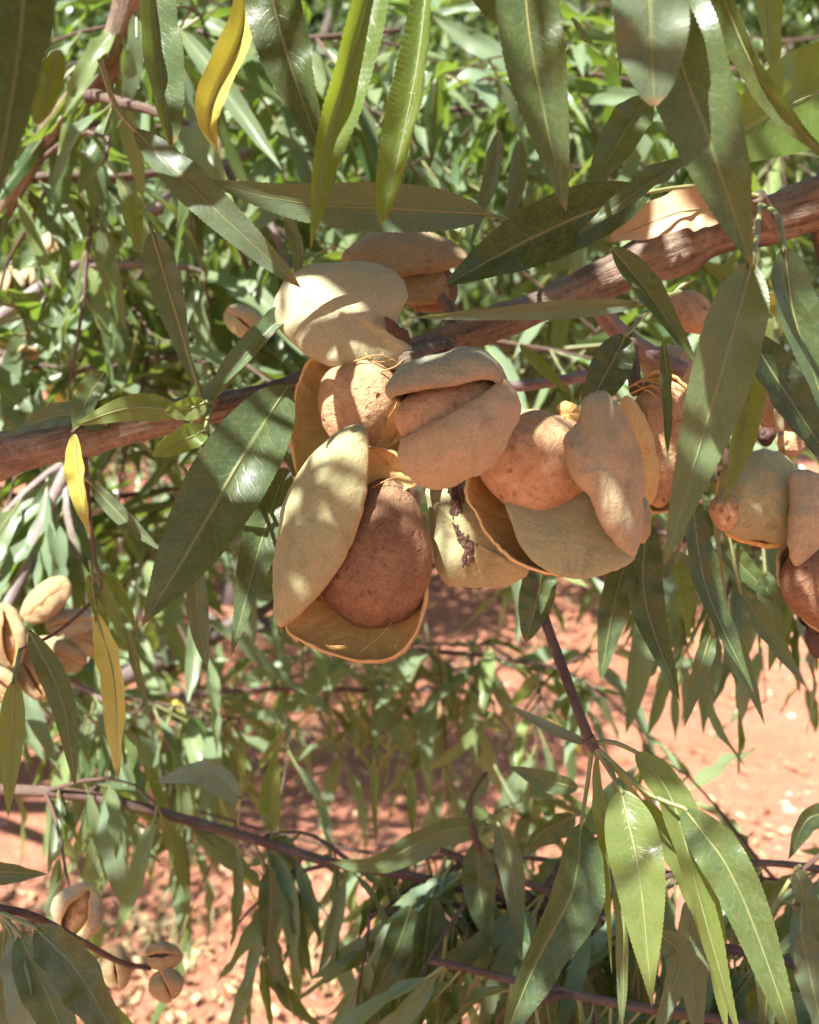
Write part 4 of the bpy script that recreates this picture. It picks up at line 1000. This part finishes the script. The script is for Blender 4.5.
# ------------------------------------------------------------------ ground
def ground_h(x, y):
    return .03 * noise.noise(Vector((x * .9, y * .9, 0))) + .012 * noise.noise(Vector((x * 5, y * 5, 2)))
def axis(lo, hi, fine_lo, fine_hi, step):
    out = []; v = fine_lo
    while v <= fine_hi: out.append(v); v += step
    g_ = step; v = fine_hi
    while v < hi: g_ *= 1.35; v += g_; out.append(v)
    g_ = step; v = fine_lo; pre = []
    while v > lo: g_ *= 1.35; v -= g_; pre.append(v)
    return pre[::-1] + out
xs = axis(-900, 900, -4, 5, .09); ys = axis(-900, 900, -1, 9, .09)
mb = MB()
idx = [[mb.vert(Vector((x, y, ground_h(x, y))), (x, y)) for x in xs] for y in ys]
for j in range(len(ys) - 1):
    for i in range(len(xs) - 1): mb.face((idx[j][i], idx[j][i + 1], idx[j + 1][i + 1], idx[j + 1][i]), 0)
m, nt, out = mat('red_soil'); g = NT(nt)
pos = g.n('ShaderNodeNewGeometry').outputs['Position']
n1 = g.noise(pos, 1.3, 5, .6); n2 = g.noise(pos, 14, 6, .65); n3 = g.noise(pos, 90, 4, .7)
v1 = g.vor(pos, 55); v2 = g.vor(pos, 24)
c = g.mix(g.mr(n1, .4, .62, 0, 1), (0.40, 0.145, 0.085), (0.47, 0.195, 0.125))
c = g.mix(g.mr(n2, .45, .62, 0, .8), c, (0.46, 0.215, 0.12))
c = g.mix(g.mr(n2, .5, .34, 0, .6), c, (0.40, 0.17, 0.10))
c = g.mix(g.mr(n3, .54, .7, 0, .35), c, (0.54, 0.33, 0.20))
c = g.mix(g.mr(n3, .44, .32, 0, .7), c, (0.28, 0.12, 0.07))
st_ = g.mr(v1.outputs['Distance'], .18, .28, 1, 0)
c = g.mix(g.math('MULTIPLY', st_, g.mr(n1, .35, .6, 0, .6)), c, (0.68, 0.55, 0.42))
p = g.n('ShaderNodeBsdfPrincipled'); g.set(p.inputs['Base Color'], c); p.inputs['Roughness'].default_value = .95
p.inputs['Specular IOR Level'].default_value = .15
g.set(p.inputs['Normal'], g.bump(g.math('ADD', g.math('MULTIPLY', n2, 1.5), g.math('ADD', n3, g.math('MULTIPLY', st_, .5))), .8, .02))
nt.links.new(p.outputs[0], out.inputs[0])
tag(mb.obj('ground', [m], None, origin=Vector((0, 0, 0))), 'bare red orange orchard soil', 'ground', kind='structure')

# litter: fallen leaves and hull scraps; clods and pebbles; dry grass
def simple(name, cols, rough=.8, tr=None):
    m, nt, out = mat(name); g = NT(nt)
    rr = g.n('ShaderNodeNewGeometry').outputs['Random Per Island']
    ramp = g.n('ShaderNodeValToRGB'); g.set(ramp.inputs[0], rr)
    while len(ramp.color_ramp.elements) < len(cols): ramp.color_ramp.elements.new(.5)
    for i, c_ in enumerate(cols):
        ramp.color_ramp.elements[i].position = i / (len(cols) - 1); ramp.color_ramp.elements[i].color = (*c_, 1)
    p = g.n('ShaderNodeBsdfPrincipled'); g.set(p.inputs['Base Color'], ramp.outputs[0]); p.inputs['Roughness'].default_value = rough
    nt.links.new(p.outputs[0], out.inputs[0]); return m
rnd = random.Random(21); mb = MB()
def patch(x, y): return noise.noise(Vector((x * 1.1 + 4, y * 1.1, 7))) + .5 * noise.noise(Vector((x * 3.2, y * 3.2, 3)))
n = 0
while n < 12000:
    y = 1.2 + 6 * rnd.random() ** 1.3; x = rnd.uniform(-1, 1) * (.5 * y + .4)
    if patch(x, y) < rnd.uniform(-.35, .55) - (.15 if x < 0 else 0): continue
    n += 1
    if y > 2.6 and rnd.random() > .35: continue
    c_ = Vector((x, y, ground_h(x, y) + rnd.uniform(.004, .016))); th = rnd.uniform(0, 6.28)
    d = Vector((math.cos(th), math.sin(th), rnd.uniform(-.25, .35))).normalized(); N = Vector((rnd.gauss(0, .4), rnd.gauss(0, .4), 1)); N = (N - d * N.dot(d)).normalized(); X = d.cross(N)
    L = rnd.uniform(.015, .07); w = L * rnd.uniform(.12, .26); cu = rnd.uniform(-.3, .5) * L
    a0 = [mb.vert(c_ - d * L * .5 + N * cu * .5), mb.vert(c_ + X * w + N * w * .5), mb.vert(c_ + d * L * .5 + N * cu), mb.vert(c_ - X * w + N * w * .5), mb.vert(c_)]
    for f in ((0, 1, 4), (4, 1, 2), (0, 4, 3), (4, 3, 2)): mb.face(tuple(a0[i] for i in f))
tag(mb.obj('leaf_litter', [simple('dry_litter', [(.50, .36, .18), (.40, .23, .11), (.56, .42, .22), (.26, .14, .07), (.52, .30, .15), (.58, .48, .28)])], None, Vector((0, 0, 0))),
    'dry fallen leaves and hull scraps scattered on the red soil', 'leaf litter', kind='stuff')
mb = MB(); n = 0
while n < 1800:
    y = 1.2 + 7 * rnd.random() ** 1.3; x = rnd.uniform(-1, 1) * (.5 * y + .4)
    if noise.noise(Vector((x * 1.4 + 9, y * 1.4, 1))) < rnd.uniform(-.5, .4): continue
    n += 1
    r = .004 + .016 * rnd.random() ** 3; z = ground_h(x, y); sc_ = (rnd.uniform(.7, 1.3), rnd.uniform(.7, 1.3), rnd.uniform(.45, .8))
    ring = [[mb.vert(Vector((x + r * math.cos(k * 1.0472 + j) * (1, .8)[j] * sc_[0] * rnd.uniform(.8, 1.2), y + r * math.sin(k * 1.0472 + j) * (1, .8)[j] * sc_[1] * rnd.uniform(.8, 1.2), z + r * (-.2, .55)[j] * sc_[2]))) for k in range(6)] for j in range(2)]
    top = mb.vert(Vector((x, y, z + r * .85 * sc_[2])))
    for k in range(6):
        mb.face((ring[0][k], ring[0][(k + 1) % 6], ring[1][(k + 1) % 6], ring[1][k])); mb.face((ring[1][k], ring[1][(k + 1) % 6], top))
tag(mb.obj('soil_clods', [simple('clod', [(.42, .19, .12), (.52, .28, .19), (.36, .16, .10), (.52, .32, .22), (.56, .42, .34)], .95)], None, Vector((0, 0, 0)), smooth=False),
    'small red clods and pale pebbles lying on the soil', 'pebbles', kind='stuff')
mb = MB(); n = 0
while n < 260:
    y = 1.6 + 6 * rnd.random(); x = rnd.uniform(-1, 1) * (.5 * y + .3)
    if noise.noise(Vector((x * 1.2 + 30, y * 1.2, 1))) < .12: continue
    n += 1; z = ground_h(x, y)
    for _ in range(9):
        a_ = rnd.uniform(0, 6.28); b = Vector((x + rnd.gauss(0, .02), y + rnd.gauss(0, .02), z)); lean = Vector((math.cos(a_), math.sin(a_), 0)); h = rnd.uniform(.03, .10)
        s_ = Vector((-lean.y, lean.x, 0)) * .0016
        q = [mb.vert(b - s_), mb.vert(b + s_), mb.vert(b + lean * h * .3 + Vector((0, 0, h * .7)) + s_ * .7), mb.vert(b + lean * h * .3 + Vector((0, 0, h * .7)) - s_ * .7), mb.vert(b + lean * h * .8 + Vector((0, 0, h)))]
        mb.face((q[0], q[1], q[2], q[3])); mb.face((q[3], q[2], q[4]))
tag(mb.obj('dry_grass', [simple('dry_grass', [(.45, .38, .18), (.28, .32, .10), (.60, .50, .28)])], None, Vector((0, 0, 0))),
    'sparse tufts of dry grass on the soil', 'grass', kind='stuff')

# ------------------------------------------------------------------ light
w = bpy.data.worlds.new('World'); scene.world = w; w.use_nodes = True
nt = w.node_tree; nt.nodes.clear()
sky = nt.nodes.new('ShaderNodeTexSky'); sky.sky_type = 'NISHITA'; sky.sun_disc = False
el = math.asin(SUN.z); az = math.atan2(SUN.x, SUN.y)
sky.sun_elevation = el; sky.sun_rotation = az; sky.dust_density = 1.5
bg = nt.nodes.new('ShaderNodeBackground'); bg.inputs[1].default_value = 0.06
wo = nt.nodes.new('ShaderNodeOutputWorld')
nt.links.new(sky.outputs[0], bg.inputs[0]); nt.links.new(bg.outputs[0], wo.inputs[0])
sl = bpy.data.lights.new('sun', 'SUN'); sl.energy = 5.0; sl.angle = R(.53); sl.color = (1, .975, .925)
so = bpy.data.objects.new('sun', sl); col.objects.link(so); so.rotation_euler = SUN.to_track_quat('Z', 'Y').to_euler()
so.location = (0, 0, 6)
vs = scene.view_settings
vs.view_transform = 'Standard'; vs.look = 'None'; vs.gamma = 1; vs.use_curve_mapping = False; vs.exposure = 1.74
scene.cycles.max_bounces = 5; scene.cycles.diffuse_bounces = 2; scene.cycles.glossy_bounces = 2; scene.cycles.transmission_bounces = 3
scene.cycles.use_adaptive_sampling = True; scene.cycles.adaptive_threshold = 0.03
